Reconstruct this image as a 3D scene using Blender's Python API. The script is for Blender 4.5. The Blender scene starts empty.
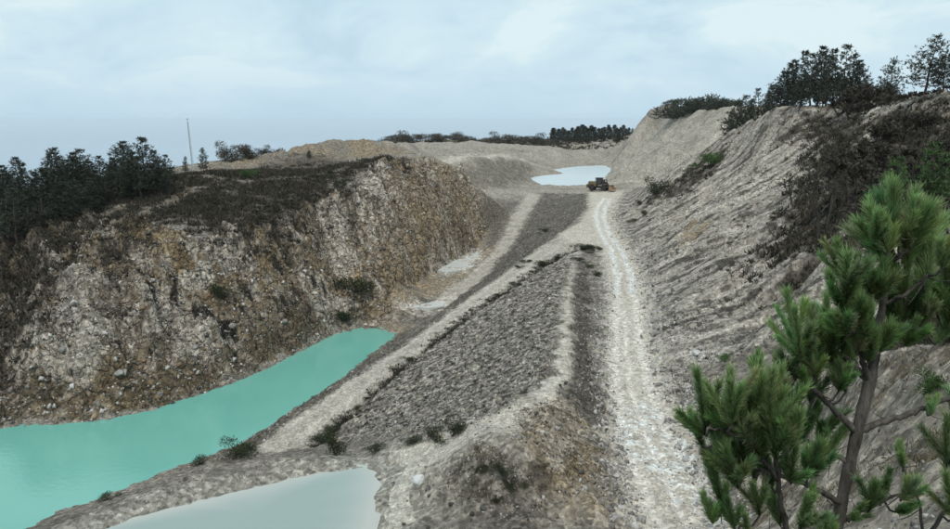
import bpy, math, random
import numpy as np
from mathutils import Vector, Matrix
from mathutils.geometry import delaunay_2d_cdt

random.seed(7)
rng = np.random.default_rng(7)
R = math.radians
sc = bpy.context.scene
C = sc.collection

# ------------------------------------------------------------------ camera
FPX, HZ = 740.0, 120.0                 # focal length in photo pixels, horizon row
PIT = math.atan((264.5 - HZ) / FPX)
CAMZ = 20.0
cd = bpy.data.cameras.new('camera')
cd.sensor_width = 36.0
cd.lens = 36.0 * FPX / 950.0
cd.clip_start, cd.clip_end = 0.1, 200000
cam = bpy.data.objects.new('camera', cd)
C.objects.link(cam)
cam.location = (0, 0, CAMZ)
cam.rotation_euler = (math.pi / 2 - PIT, 0, 0)
sc.camera = cam

# ------------------------------------------------------------------ world
SUN_EL, SUN_AZ = 58.0, 188.0            # azimuth from +Y towards +X
w = bpy.data.worlds.new('World')
sc.world = w
w.use_nodes = True
nt = w.node_tree
nt.nodes.clear()
def N(t, kind, **kw):
    n = t.nodes.new(kind)
    for k, v in kw.items():
        setattr(n, k, v)
    return n
def ramp(t, stops, interp='LINEAR'):
    n = t.nodes.new('ShaderNodeValToRGB')
    n.color_ramp.interpolation = interp
    e = n.color_ramp.elements
    while len(e) < len(stops):
        e.new(0.5)
    for i, (p, c) in enumerate(stops):
        e[i].position = p
        e[i].color = (c[0], c[1], c[2], 1) if not isinstance(c, (int, float)) else (c, c, c, 1)
    return n
L = nt.links.new
tc = N(nt, 'ShaderNodeTexCoord')
sep = N(nt, 'ShaderNodeSeparateXYZ')
L(tc.outputs['Generated'], sep.inputs[0])
zz = N(nt, 'ShaderNodeMath', operation='ADD'); zz.inputs[1].default_value = 0.38
zc = N(nt, 'ShaderNodeMath', operation='MAXIMUM'); zc.inputs[1].default_value = 0.0
L(sep.outputs[2], zc.inputs[0]); L(zc.outputs[0], zz.inputs[0])
dv = N(nt, 'ShaderNodeVectorMath', operation='DIVIDE')
cmb = N(nt, 'ShaderNodeCombineXYZ')
for i in range(3):
    L(zz.outputs[0], cmb.inputs[i])
L(tc.outputs['Generated'], dv.inputs[0]); L(cmb.outputs[0], dv.inputs[1])
mp = N(nt, 'ShaderNodeMapping'); mp.inputs['Scale'].default_value = (1.0, 1.15, 0.0); mp.inputs['Location'].default_value = (2.3, 0.7, 0)
L(dv.outputs[0], mp.inputs[0])
n1 = N(nt, 'ShaderNodeTexNoise'); n1.inputs['Scale'].default_value = 2.3; n1.inputs['Detail'].default_value = 8; n1.inputs['Roughness'].default_value = 0.57; n1.inputs['Distortion'].default_value = 0.5
L(mp.outputs[0], n1.inputs['Vector'])
cr = ramp(nt, [(0.38, (0.41, 0.545, 0.635)), (0.47, (0.465, 0.60, 0.665)), (0.53, (0.49, 0.62, 0.675)), (0.60, (0.555, 0.67, 0.70))])
L(n1.outputs[0], cr.inputs[0])
# thicker blue air low over the sea
hz = ramp(nt, [(0.0, 1.0), (0.02, 0.75), (0.09, 0.0)])
L(sep.outputs[2], hz.inputs[0])
mh = N(nt, 'ShaderNodeMix', data_type='RGBA')
mh.inputs['B'].default_value = (0.405, 0.55, 0.665, 1)
hm = N(nt, 'ShaderNodeMath', operation='MULTIPLY'); hm.inputs[1].default_value = 0.85
L(hz.outputs[0], hm.inputs[0]); L(hm.outputs[0], mh.inputs['Factor'])
L(cr.outputs[0], mh.inputs['A'])
sky = N(nt, 'ShaderNodeTexSky', sky_type='NISHITA', sun_disc=False)
sky.sun_elevation = R(SUN_EL); sky.sun_rotation = R(SUN_AZ)
sky.air_density = 1.0; sky.dust_density = 2.0
bg1 = N(nt, 'ShaderNodeBackground'); bg1.inputs[1].default_value = 0.1
L(sky.outputs[0], bg1.inputs[0])
bg2 = N(nt, 'ShaderNodeBackground'); bg2.inputs[1].default_value = 1.0
L(mh.outputs['Result'], bg2.inputs[0])
mx = N(nt, 'ShaderNodeMixShader'); mx.inputs[0].default_value = 0.93
L(bg1.outputs[0], mx.inputs[1]); L(bg2.outputs[0], mx.inputs[2])
wo = N(nt, 'ShaderNodeOutputWorld')
L(mx.outputs[0], wo.inputs[0])

# ------------------------------------------------------------------ sun
sd = bpy.data.lights.new('sun', 'SUN')
sd.energy = 1.5
sd.angle = R(18)
sd.color = (1.0, 0.93, 0.84)
so = bpy.data.objects.new('sun', sd)
C.objects.link(so)
sv = Vector((math.sin(R(SUN_AZ)) * math.cos(R(SUN_EL)), math.cos(R(SUN_AZ)) * math.cos(R(SUN_EL)), math.sin(R(SUN_EL))))
so.rotation_euler = sv.to_track_quat('Z', 'Y').to_euler()
so.location = (0, 0, 80)

sc.view_settings.view_transform = 'Standard'
sc.view_settings.look = 'None'
sc.view_settings.exposure = 0.43
sc.view_settings.gamma = 1.0
sc.view_settings.use_curve_mapping = False
sc.render.engine = 'CYCLES'
sc.cycles.max_bounces = 5
sc.cycles.diffuse_bounces = 2
sc.cycles.volume_bounces = 2
sc.cycles.use_denoising = True

# ------------------------------------------------------------------ measuring helpers
CP, SP = math.cos(PIT), math.sin(PIT)
def ray(u, v):
    a, b = (u - 475.0) / FPX, (264.5 - v) / FPX
    return a, CP + SP * b, -SP + CP * b
def PZ(u, v, z):
    dx, dy, dz = ray(u, v)
    t = (z - CAMZ) / dz
    return (dx * t, dy * t, z)
def PD(u, v, D):
    dx, dy, dz = ray(u, v)
    t = D / dy
    return (dx * t, D, CAMZ + dz * t)

# ------------------------------------------------------------------ survey of the ground
PTS, SEGS = [], []
def line(pts, closed=False):
    i0 = len(PTS)
    PTS.extend(pts)
    n = len(pts)
    for i in range(n - 1 + (1 if closed else 0)):
        SEGS.append((i0 + i, i0 + (i + 1) % n))
def spots(pts):
    PTS.extend(pts)
def lz(uvz): return [PZ(*p) for p in uvz]
def ld(uvd): return [PD(*p) for p in uvd]

RL = [(640, 600, 0), (628, 529, 0), (616, 480, 0), (606, 425, 0), (602, 370, 0), (605, 310, 0), (602, 262, 0)]
RR = [(770, 600, 0), (732, 529, 0), (712, 480, 0), (692, 430, 0), (667, 370, 0), (652, 300, 0), (642, 265, 0), (624, 238, 0), (615, 215, 0), (622, 193, 0)]
line(lz(RL)); line(lz(RR))
PLE = [(566, 229, -0.2), (580, 221, 0), (588, 207, 0), (589, 196, 0)]
line(lz(PLE))
line(lz([(589, 191, 0), (560, 190.5, -0.2), (535, 190.5, -0.3), (500, 190.5, 0), (478, 191, 0.4)]))
DL = [(592, 247, 0.0), (562, 256, -0.5), (531, 275, -1.8), (490, 303, -3.3), (440, 338, -5), (390, 380, -6.5), (340, 425, -8.2), (318, 446, -9.0)]
TL = [(545, 243, -0.6), (500, 275, -2.2), (450, 310, -4), (400, 345, -5.8), (340, 385, -7.2), (290, 420, -8.4), (260, 443, -9.2), (232, 460, -9.8)]
line(lz(DL)); line(lz(TL))
# spur with the footpath
PAL = [(572, 255, 0.5), (561, 290, 1.0), (557, 330, 1.5), (550, 370, 1.9), (520, 402, 2.3), (470, 425, 1.6), (440, 438, 0.6)]
PAR = [(578, 258, 0.5), (574, 290, 1.0), (574, 330, 1.5), (574, 372, 1.9), (560, 400, 2.3)]
line(lz(PAL)); line(lz(PAR))
line(lz([(587, 290, 0.1), (590, 330, 0.0), (592, 370, 0.0), (598, 420, 0.1), (604, 470, 0.15), (612, 520, 0.15)]))
spots(lz([(540, 430, 2.1), (570, 440, 1.4), (582, 470, 0.8), (560, 490, 0.9), (530, 515, 0.5), (590, 522, 0.25)]))
line(lz([(446, 456, 0.8), (470, 443, 2.0), (503, 429, 2.9), (516, 438, 2.8)]))
spots(lz([(480, 470, 1.4), (440, 485, 0.4), (500, 500, 0.8), (420, 505, -0.5), (480, 529, 0.1), (540, 545, 0.1), (430, 470, 0.5)]))
spots(lz([(395, 470, -0.78), (405, 500, -0.72), (390, 529, -0.78), (410, 560, -0.7)]))
# pale pond and its berm
PP = [(95, 529, -1), (150, 514, -1), (200, 502, -1), (260, 486, -1), (330, 470, -1), (368, 463, -1), (378, 475, -1), (374, 500, -1), (366, 529, -1), (370, 570, -1), (250, 590, -1), (90, 570, -1), (60, 545, -1)]
line(lz(PP), True)
spots([(x, y, -2.2) for x, y, z in lz([(160, 530, -1), (230, 515, -1), (300, 495, -1), (340, 490, -1), (330, 530, -1), (220, 550, -1)])])
BERM = [(-30, 556, -0.4), (45, 527, -0.3), (120, 499, -0.3), (200, 473, -0.3), (250, 463, -0.3), (330, 455, -0.3), (385, 450, -0.2), (440, 440, 0.4)]
line(lz(BERM))
# turquoise pond
PU = [(-80, 445, -12), (0, 428, -12), (25, 420, -12), (80, 422, -12), (140, 412, -12), (200, 393, -12), (250, 375, -12), (300, 350, -12), (335, 332, -12), (360, 326, -12), (380, 329, -12), (396, 335, -12),
      (375, 352, -12), (340, 381, -12), (300, 407, -12), (265, 430, -12), (235, 447, -12), (205, 456, -12), (160, 474, -12), (100, 498, -12), (60, 513, -12), (20, 532, -12), (-60, 556, -12), (-160, 560, -12), (-170, 470, -12)]
line(lz(PU), True)
spots([(x, y, -14) for x, y, z in lz([(30, 470, -12), (100, 460, -12), (170, 440, -12), (240, 415, -12), (300, 380, -12), (350, 347, -12), (-60, 500, -12)])])
# back of the berm down to the water
spots(lz([(250, 461, -9.5), (290, 450, -9.2)]))
# left cliff
line(ld([(-60, 350, 86), (0, 335, 86), (80, 352, 81), (140, 360, 83), (200, 342, 89), (250, 320, 97), (300, 300, 106), (340, 285, 114), (375, 270, 122)]))
line(ld([(-60, 290, 97), (0, 275, 97), (60, 285, 90), (100, 268, 93), (150, 270, 95), (200, 285, 96), (250, 270, 104), (300, 250, 113), (345, 235, 122), (385, 218, 131), (440, 230, 150)]))
line(ld([(-60, 235, 110), (0, 230, 110), (60, 232, 105), (130, 225, 102), (200, 226, 104), (250, 222, 112), (300, 205, 121), (350, 190, 132), (390, 176, 142), (440, 190, 158)]))
line(ld([(-60, 205, 122), (0, 203, 122), (60, 195, 122), (100, 190, 122), (180, 174, 132), (200, 171, 138), (250, 173, 148), (300, 172, 142), (345, 163, 150), (400, 155, 160), (440, 152, 170), (460, 165, 180), (475, 185, 181), (485, 205, 180), (490, 222, 176)]))
line(lz([(402, 294, -10), (440, 272, -9), (478, 245, -8), (491, 230, -6.5)]))
spots([(-75, 130, 6.2), (-95, 105, -1), (-100, 80, -9), (-105, 150, 4), (-60, 150, 8.3), (-30, 150, 9.2)])
# spoil heap behind the cliff
line(ld([(205, 167, 160), (240, 155, 176), (300, 146, 190), (345, 137, 201), (380, 137, 206), (406, 150, 196)]))
line(ld([(250, 171, 156), (310, 163, 166), (345, 158, 168), (400, 154.5, 174)]))
spots([(x, y, z - 5) for x, y, z in ld([(240, 155, 196), (300, 146, 212), (345, 137, 226), (385, 137, 230)])])
line(ld([(262, 172, 153), (280, 160, 157), (305, 153, 160), (325, 153.5, 162), (346, 165, 160)]))
spots([(x, y, z - 2.6) for x, y, z in ld([(285, 162, 167), (320, 158, 170)])])
# pit floor and lower track
spots(lz([(425, 313, -11.0), (405, 322, -11.6), (415, 335, -10.5)]))
LTL = [(528, 193, -0.6), (513, 215, -3), (497, 245, -6), (465, 278, -8.6), (432, 300, -10.2)]
LTR = [(541, 195, -0.6), (528, 215, -3), (512, 245, -6), (480, 283, -8.6), (445, 308, -10.2)]
line(lz(LTL)); line(lz(LTR))
spots(lz([(545, 228, -3.5), (520, 252, -5.0), (560, 212, -2.0)]))
# far basin
FP = [(529, 177, -1), (545, 171, -1), (575, 166.5, -1), (608, 165, -1), (608, 175, -1), (602, 184, -1), (565, 185.5, -1), (540, 184, -1)]
line(lz(FP), True)
spots([(x, y, -4.5) for x, y, z in lz([(548, 179, -1), (560, 177, -1), (590, 175, -1), (575, 171, -1), (598, 170, -1), (580, 182, -1)])])
line(lz([(466, 190, 0.6), (500, 188.5, 0.2), (527, 181, -0.2)]))
line(ld([(446, 172, 205), (470, 161, 240), (500, 155.5, 265), (530, 158, 290), (545, 166, 300)]))
line(ld([(452, 145, 330), (500, 146, 360), (550, 149, 380), (600, 156, 385), (622, 150, 400), (640, 140, 420)]))
line(ld([(380, 142, 420), (450, 140, 430), (540, 141, 450), (600, 138, 455), (640, 131, 440)]))
spots(ld([(420, 150, 230), (440, 150, 270), (470, 152, 300)]))
# bare ramp and upper workings
spots(ld([(613, 169, 330), (614, 186, 235), (650, 150, 300), (650, 176, 222), (690, 141, 230), (722, 120, 236), (660, 127, 335)]))
line(ld([(643, 128, 352), (647, 109, 350), (668, 106, 340), (690, 112, 310), (735, 107, 245)]))
spots(ld([(700, 113, 330), (760, 108, 300)]))
# right hand spoil slope
C1 = [(640, 190, 190), (670, 171, 176), (700, 151, 161), (740, 127, 146), (780, 104, 131), (830, 106, 123), (865, 112, 112), (905, 100, 96), (960, 92, 84), (1040, 80, 70)]
line(ld(C1))
line(ld([(658, 255, 99), (720, 200, 112), (760, 162, 120), (800, 135, 122)]))
line(ld([(672, 320, 67), (720, 250, 88), (770, 200, 98), (810, 160, 106), (850, 128, 108)]))
spots(ld([(630, 205, 180), (655, 195, 158), (690, 175, 146), (640, 225, 138), (690, 215, 118), (740, 165, 130)]))
spots(ld([(700, 300, 70), (760, 250, 79), (800, 300, 61), (740, 310, 64)]))
line(ld([(850, 127, 104), (818, 186, 90), (785, 250, 73)]))
line(ld([(915, 112, 88), (872, 160, 76), (850, 212, 64), (830, 262, 58)]))
spots(ld([(955, 150, 73), (950, 205, 64), (905, 205, 66), (900, 260, 54), (950, 262, 48)]))
line(ld([(685, 352, 58.5), (740, 352, 55), (800, 346, 51), (860, 335, 47)]))
line(ld([(690, 362, 57), (740, 368, 53), (800, 366, 48), (870, 356, 42)]))
# near spur on which the camera stands
line(ld([(1050, 340, 14), (960, 332, 18), (880, 346, 26), (820, 371, 33), (762, 402, 39), (735, 440, 41)]))
line(ld([(1050, 362, 24), (960, 352, 27), (880, 364, 33), (820, 384, 39.5), (765, 407, 45)]))
spots(ld([(900, 450, 13), (950, 450, 11.2), (850, 480, 17), (800, 500, 21), (760, 515, 26), (950, 529, 6.6), (880, 529, 10), (1010, 450, 9)]))
spots(lz([(738, 529, 0.8)]))
spots([(0, 0, 18.4), (-4, 0, 18.2), (4, 0, 18.7), (8, 2, 19.3), (14, 4, 20.2), (0, -4, 19.5), (1.4, 3.2, 16.6), (-1, 3.2, 16.3), (0, 10, 11), (-3, 18, 5.2), (0, 26, 0.6), (6, 18, 7.4), (8, 25, 3.2),
       (-10, 0, 17), (-10, 10, 9.6), (-10, 20, 3), (-12, 26, 0.0), (-30, 0, 14), (-30, 15, 5), (-30, 24, 0.2), (-60, 0, 8), (-60, 30, -4), (-90, 30, -9),
       (40, 0, 25), (60, 20, 28), (50, 45, 24), (90, 50, 30), (110, 130, 27), (90, 170, 25), (0, -60, 38), (60, -40, 38), (-60, -40, 22), (-120, 0, -6),
       (150, 250, 24), (130, 400, 24), (250, 330, 26), (60, 560, 3), (0, 520, 2), (180, 520, 12), (-90, 240, 4), (-40, 280, 8), (-60, 420, 0), (-160, 160, -18), (-200, 320, -40), (-160, 520, -30)])
B = 820
for a in range(0, 360, 12):
    x, y = B * math.sin(R(a)), B * math.cos(R(a))
    z = -75 + 55 * max(0, math.sin(R(a)))
    PTS.append((x, y, z))
for a in range(0, 360, 15):
    x, y = B * 3 * math.sin(R(a)), B * 3 * math.cos(R(a))
    PTS.append((x, y, -372))

vo, eo, fo, ov, _, _ = delaunay_2d_cdt([Vector(p[:2]) for p in PTS], SEGS, [], 0, 0.02)
VZ = []
for i, v in enumerate(vo):
    if ov[i]:
        VZ.append(np.mean([PTS[k][2] for k in ov[i]]))
    else:
        best = None
        for (a, b) in SEGS:                      # crossing of two survey lines: take the height along one
            A, Bq = Vector(PTS[a][:2]), Vector(PTS[b][:2])
            d = Bq - A
            t = max(0, min(1, (v - A).dot(d) / max(d.length_squared, 1e-9)))
            q = (A + d * t - v).length
            if best is None or q < best[0]:
                best = (q, PTS[a][2] * (1 - t) + PTS[b][2] * t)
        VZ.append(best[1])
V2 = np.array([[v.x, v.y] for v in vo]); VZ = np.array(VZ)
TRI = []
for f in fo:
    for k in range(1, len(f) - 1):
        TRI.append((f[0], f[k], f[k + 1]))

def raster(x0, x1, y0, y1, s):
    nx, ny = int((x1 - x0) / s) + 1, int((y1 - y0) / s) + 1
    Z = np.full((ny, nx), np.nan)
    for t in TRI:
        p = V2[list(t)]; z = VZ[list(t)]
        i0 = max(0, int((p[:, 0].min() - x0) / s)); i1 = min(nx - 1, int((p[:, 0].max() - x0) / s) + 1)
        j0 = max(0, int((p[:, 1].min() - y0) / s)); j1 = min(ny - 1, int((p[:, 1].max() - y0) / s) + 1)
        if i0 > i1 or j0 > j1:
            continue
        X = x0 + np.arange(i0, i1 + 1) * s; Y = y0 + np.arange(j0, j1 + 1) * s
        X, Y = np.meshgrid(X, Y)
        den = (p[1, 1] - p[2, 1]) * (p[0, 0] - p[2, 0]) + (p[2, 0] - p[1, 0]) * (p[0, 1] - p[2, 1])
        if abs(den) < 1e-9:
            continue
        a = ((p[1, 1] - p[2, 1]) * (X - p[2, 0]) + (p[2, 0] - p[1, 0]) * (Y - p[2, 1])) / den
        b = ((p[2, 1] - p[0, 1]) * (X - p[2, 0]) + (p[0, 0] - p[2, 0]) * (Y - p[2, 1])) / den
        c = 1 - a - b
        m = (a > -1e-6) & (b > -1e-6) & (c > -1e-6)
        sub = Z[j0:j1 + 1, i0:i1 + 1]
        sub[m] = (a * z[0] + b * z[1] + c * z[2])[m]
    return Z
def blur(Z, sig):
    k = int(math.ceil(3 * sig)); g = np.exp(-0.5 * (np.arange(-k, k + 1) / sig) ** 2); g /= g.sum()
    P = np.pad(Z, k, mode='edge')
    P = sum(g[i] * P[i:i + Z.shape[0], :] for i in range(2 * k + 1))
    return sum(g[i] * P[:, i:i + Z.shape[1]] for i in range(2 * k + 1))
FX0, FX1, FY0, FY1, FS = -130, 130, -22, 262, 0.5
ZF = raster(FX0, FX1, FY0, FY1, FS)
ZS = blur(ZF, 6.0)
ZF = blur(ZF, 1.3)
_x, _y = np.meshgrid(np.arange(FX0, FX1 + .01, FS), np.arange(FY0, FY1 + .01, FS))
_k = np.clip((ZF + 8) / 5, 0, 1) * np.clip((_y - 70) / 15, 0, 1) * np.clip((-_x - 2) / 6, 0, 1) * np.clip((215 - _y) / 20, 0, 1)
ZF = ZF * (1 - _k) + ZS * _k                      # weathered, rounded brow of the left cliff
CS = 2.5
ZCo = raster(-1000, 1000, -1000, 1000, CS)
ZCo[np.isnan(ZCo)] = -372
ZCo = blur(ZCo, 0.8)
def bil(Z, x0, y0, s, x, y):
    fx = np.clip((x - x0) / s, 0, Z.shape[1] - 1.001); fy = np.clip((y - y0) / s, 0, Z.shape[0] - 1.001)
    i = fx.astype(int); j = fy.astype(int); a = fx - i; b = fy - j
    return (Z[j, i] * (1 - a) + Z[j, i + 1] * a) * (1 - b) + (Z[j + 1, i] * (1 - a) + Z[j + 1, i + 1] * a) * b
def smooth(a, b, x):
    t = np.clip((x - a) / (b - a), 0, 1)
    return t * t * (3 - 2 * t)
def base_h(x, y):
    x = np.asarray(x, float); y = np.asarray(y, float)
    edge = np.minimum(np.minimum(x - FX0, FX1 - x), np.minimum(y - FY0, FY1 - y))
    wf = smooth(0, 8, edge)
    z = bil(ZF, FX0, FY0, FS, x, y) * wf + bil(ZCo, -1000, -1000, CS, x, y) * (1 - wf)
    r = np.hypot(x, y)
    far = smooth(820, 2300, r)
    return z * (1 - far) + -372 * far - np.maximum(0, r - 2300) * 0.02
YS = np.concatenate([np.arange(3, 60, 0.15), np.arange(60, 260, 0.3), np.arange(260, 700, 1.0)])
def cast(u, v, hf=None):
    dx, dy, dz = ray(u, v)
    t = YS / dy
    h = (hf or base_h)(dx * t, YS)
    k = np.argmax((CAMZ + dz * t) < h)
    if k == 0:
        k = len(YS) - 1
    return float(dx * t[k]), float(YS[k]), float(h[k])

# ------------------------------------------------------------------ noise
_perm = rng.permutation(512); _perm = np.concatenate([_perm, _perm])
_ang = rng.random(512) * 2 * np.pi
_gx, _gy = np.cos(_ang), np.sin(_ang)
def perlin(x, y, seed=0):
    x = x + seed * 17.31; y = y + seed * 9.73
    xi = np.floor(x).astype(np.int64); yi = np.floor(y).astype(np.int64)
    xf = x - xi; yf = y - yi
    u = xf * xf * xf * (xf * (xf * 6 - 15) + 10); v = yf * yf * yf * (yf * (yf * 6 - 15) + 10)
    def g(i, j, a, b):
        h = _perm[(_perm[i & 511] + j) & 511]
        return _gx[h] * a + _gy[h] * b
    n00 = g(xi, yi, xf, yf); n10 = g(xi + 1, yi, xf - 1, yf); n01 = g(xi, yi + 1, xf, yf - 1); n11 = g(xi + 1, yi + 1, xf - 1, yf - 1)
    return ((n00 * (1 - u) + n10 * u) * (1 - v) + (n01 * (1 - u) + n11 * u) * v) * 1.5
def fbm(x, y, sc_, octv, seed=0, gain=0.5):
    x = x / sc_; y = y / sc_; a = 1.0; s = 0
    for o in range(octv):
        s = s + a * perlin(x, y, seed + o * 3)
        x = x * 2.03; y = y * 2.03; a *= gain
    return s
def ridged(x, y, octv, seed=0, gain=0.5):
    a = 1.0; s = 0
    for o in range(octv):
        s = s + a * (1 - np.abs(perlin(x, y, seed + o * 5)) * 2)
        x = x * 2.1; y = y * 2.1; a *= gain
    return s

# ------------------------------------------------------------------ zones on the ground (world polygons)
def zone(uv):
    return [cast(u, v)[:2] for u, v in uv]
def wz(uvz): return [PZ(*p)[:2] for p in uvz]
def inside(poly, x, y):
    p = np.array(poly)
    res = np.zeros(x.shape, bool)
    m = (x >= p[:, 0].min()) & (x <= p[:, 0].max()) & (y >= p[:, 1].min()) & (y <= p[:, 1].max())
    xm, ym = x[m], y[m]
    r = np.zeros(xm.shape, bool)
    n = len(p)
    for i in range(n):
        x1, y1 = p[i]; x2, y2 = p[(i + 1) % n]
        if y1 == y2:
            continue
        c = ((y1 > ym) != (y2 > ym)) & (xm < (x2 - x1) * (ym - y1) / (y2 - y1) + x1)
        r ^= c
    res[m] = r
    return res
def dist_line(pts, x, y, lim):
    p = np.array(pts)
    d = np.full(x.shape, lim * 1.0)
    m = (x > p[:, 0].min() - lim) & (x < p[:, 0].max() + lim) & (y > p[:, 1].min() - lim) & (y < p[:, 1].max() + lim)
    xm, ym = x[m], y[m]
    dd = np.full(xm.shape, lim * 1.0)
    for i in range(len(p) - 1):
        a = p[i]; e = p[i + 1] - a
        t = np.clip(((xm - a[0]) * e[0] + (ym - a[1]) * e[1]) / (e @ e + 1e-9), 0, 1)
        dd = np.minimum(dd, np.hypot(xm - a[0] - e[0] * t, ym - a[1] - e[1] * t))
    d[m] = dd
    return d

Z_ROAD = wz(RL) + wz([(596, 246, 0), (566, 240, -0.2), (560, 232, -0.2), (580, 221, 0), (588, 207, 0), (588, 192, 0), (622, 192, 0)]) + wz(RR)[::-1][1:]
Z_TRACK = wz(TL) + wz(DL)[::-1] + wz([(590, 240, 0), (566, 231, -.2)])
Z_LT = wz(LTL) + wz(LTR)[::-1]
Z_PATH = wz([(567, 250, 0.3)]) + wz([(u + 3, v, z) for u, v, z in PAL[:5]]) + wz([(u - 3, v, z) for u, v, z in PAR[::-1]]) + wz([(582, 252, 0.3)])
Z_PATH2 = zone([(528, 398), (470, 424), (385, 452), (380, 462), (392, 470), (385, 528), (410, 528), (420, 490), (446, 458), (503, 431), (520, 428), (556, 398)])
Z_BERM = wz(BERM) + wz(PP)[:6][::-1]
Z_GSLOPE = wz(PAL) + wz(DL)[::-1]
Z_STRIP = wz(PAR) + wz([(600, 430, 0.1), (592, 370, 0), (590, 330, 0), (588, 290, 0.1), (586, 262, 0.2)])
Z_BROWN = zone([(520, 408), (560, 400), (585, 425), (605, 460), (610, 500), (580, 510), (545, 490), (520, 450)])
Z_MSCRUB = zone([(430, 500), (450, 470), (490, 455), (530, 470), (545, 500), (520, 520), (460, 515)])
Z_BANK = wz(TL) + wz(PU)[11:18][::-1]
Z_BANK2 = wz(LTR) + wz(TL)[:3][::-1] + wz([(562, 230, -.2), (588, 207, 0), (588, 194, 0), (545, 193, -.4)])
Z_CLIFF = wz(PU)[:11] + wz([(402, 294, -10), (440, 272, -9), (478, 245, -8), (491, 230, -6.5)]) + [p[:2] for p in ld([(490, 222, 176), (475, 185, 181), (460, 165, 180), (440, 152, 170), (400, 155, 160), (350, 185, 134), (300, 205, 121), (250, 222, 112), (200, 226, 104), (130, 225, 102), (60, 232, 105), (0, 230, 110), (-60, 235, 110)])]
Z_SCRUB = zone([(-60, 385), (0, 378), (28, 345), (48, 305), (72, 258), (98, 246), (122, 268), (135, 240), (150, 225), (185, 218), (205, 230), (240, 238), (255, 268), (280, 236), (310, 215), (345, 198), (330, 180), (400, 163), (380, 158), (345, 167)]) + [p[:2] for p in ld([(345, 163, 155), (300, 172, 150), (250, 173, 155), (180, 174, 150), (100, 190, 160), (0, 203, 150), (-60, 205, 140)])]
Z_OUT = zone([(62, 318), (70, 282), (88, 262), (100, 285), (98, 312), (70, 345)])
Z_TANFACE = zone([(425, 160), (450, 165), (470, 190), (485, 215), (470, 240), (430, 268), (400, 285), (375, 265), (400, 210)])
Z_MOUND = [p[:2] for p in ld([(300, 150, 183), (335, 160, 168), (400, 158, 172), (408, 150, 197), (380, 138, 215), (345, 138, 212), (240, 155, 180), (205, 167, 158)])]
Z_PIT = wz([(402, 294, -10), (440, 272, -9), (478, 245, -8)]) + wz(LTL)[2:] + wz([(425, 313, -11), (396, 335, -12), (365, 326, -12)])
Z_RAMP = [p[:2] for p in ld([(612, 186, 235), (650, 178, 205), (700, 150, 175), (738, 120, 165), (740, 108, 245), (690, 112, 310), (650, 125, 350), (612, 168, 335)])]
Z_RSLOPE = wz(RR)[3:] + [p[:2] for p in ld(C1)] + [p[:2] for p in ld([(960, 262, 48), (860, 335, 47), (685, 352, 58.5)])]
Z_RSCRUB = [zone([(758, 266), (790, 214), (812, 180), (850, 170), (872, 195), (856, 250), (800, 282)]), zone([(785, 130), (830, 110), (880, 114), (870, 140), (845, 165), (825, 190), (805, 190), (815, 150)]), zone([(862, 120), (905, 113), (960, 106), (960, 215), (905, 205), (882, 178), (874, 150)]), zone([(880, 345), (905, 315), (960, 300), (960, 335)]), zone([(650, 200), (690, 170), (720, 150), (715, 172), (680, 195)])]
Z_TAN2 = [zone([(668, 240), (700, 220), (712, 228), (685, 248)]), zone([(845, 195), (870, 165), (890, 150), (880, 175), (860, 195)])]
Z_WET = wz(RL)[1:4] + wz([(640, 410, 0), (668, 455, 0), (700, 529, 0)])
Z_WET = zone([(608, 415), (648, 400), (690, 455), (715, 510), (680, 512), (640, 460)])
Z_DAMP = [zone([(604, 400), (620, 395), (630, 430), (612, 430)])]

# ------------------------------------------------------------------ terrain lattice (finer where the quarry is)
th = np.concatenate([np.linspace(-180, -46, 25)[:-1], np.linspace(-46, -36, 16)[:-1], np.linspace(-36, 36, 700), np.linspace(36, 46, 16)[1:], np.linspace(46, 180, 25)[1:]])
rr = [0.02, 0.5]
while rr[-1] < 3400:
    r_ = rr[-1]
    if r_ < 7: ds = 0.2
    elif r_ < 34: ds = max(0.06, 0.0065 * r_)
    elif r_ < 170: ds = 0.22 + (r_ - 34) * 0.0006
    elif r_ < 380: ds = 0.30 + (r_ - 170) * 0.010
    elif r_ < 560: ds = 3.0
    else: ds = r_ * 0.03
    rr.append(r_ + ds)
rr = np.array(rr)
TH, RRg = np.meshgrid(np.radians(th), rr)
X = RRg * np.sin(TH); Y = RRg * np.cos(TH)
shp = X.shape
X = X.ravel(); Y = Y.ravel()
Zb = base_h(X, Y)
wx = X + 0.9 * fbm(X, Y, 3.0, 4, 1); wy = Y + 0.9 * fbm(X, Y, 3.0, 4, 5)
near = (X > -140) & (X < 140) & (Y > -20) & (Y < 480)
def ins(poly, warp=True):
    return inside(poly, wx, wy) if warp else inside(poly, X, Y)
def soft(poly, w=1.0, na=0.8):
    b = inside(poly, X, Y)
    d = dist_line(list(poly) + [poly[0]], X, Y, 2.2 * w)
    return smooth(-w, w, np.where(b, d, -d) + w * np.clip(na * nB, -1.1, 1.1))
nB = fbm(X, Y, 2.2, 5, 211, 0.65)
f_road = soft(Z_ROAD, 0.9); f_track = np.maximum(soft(Z_TRACK, 0.8), soft(Z_LT, 1.2)); f_path = soft(Z_PATH, 0.5); f_path2 = soft(Z_PATH2, 1.2); f_berm = soft(Z_BERM, 1.0)
f_scrub = soft(Z_SCRUB, 3.5, 1.4); f_gs = soft(Z_GSLOPE, 0.8); f_brown = soft(Z_BROWN, 1.5); f_ms = soft(Z_MSCRUB, 1.5); f_out = soft(Z_OUT, 1.5)
f_mound = soft(Z_MOUND, 4.0); f_tanf = soft(Z_TANFACE, 4.0, 1.2); f_pit = soft(Z_PIT, 2.0)
f_rs = soft(Z_RSLOPE, 2.0); f_ramp = soft(Z_RAMP, 4.0)
f_rscrub = np.zeros_like(X)
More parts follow.
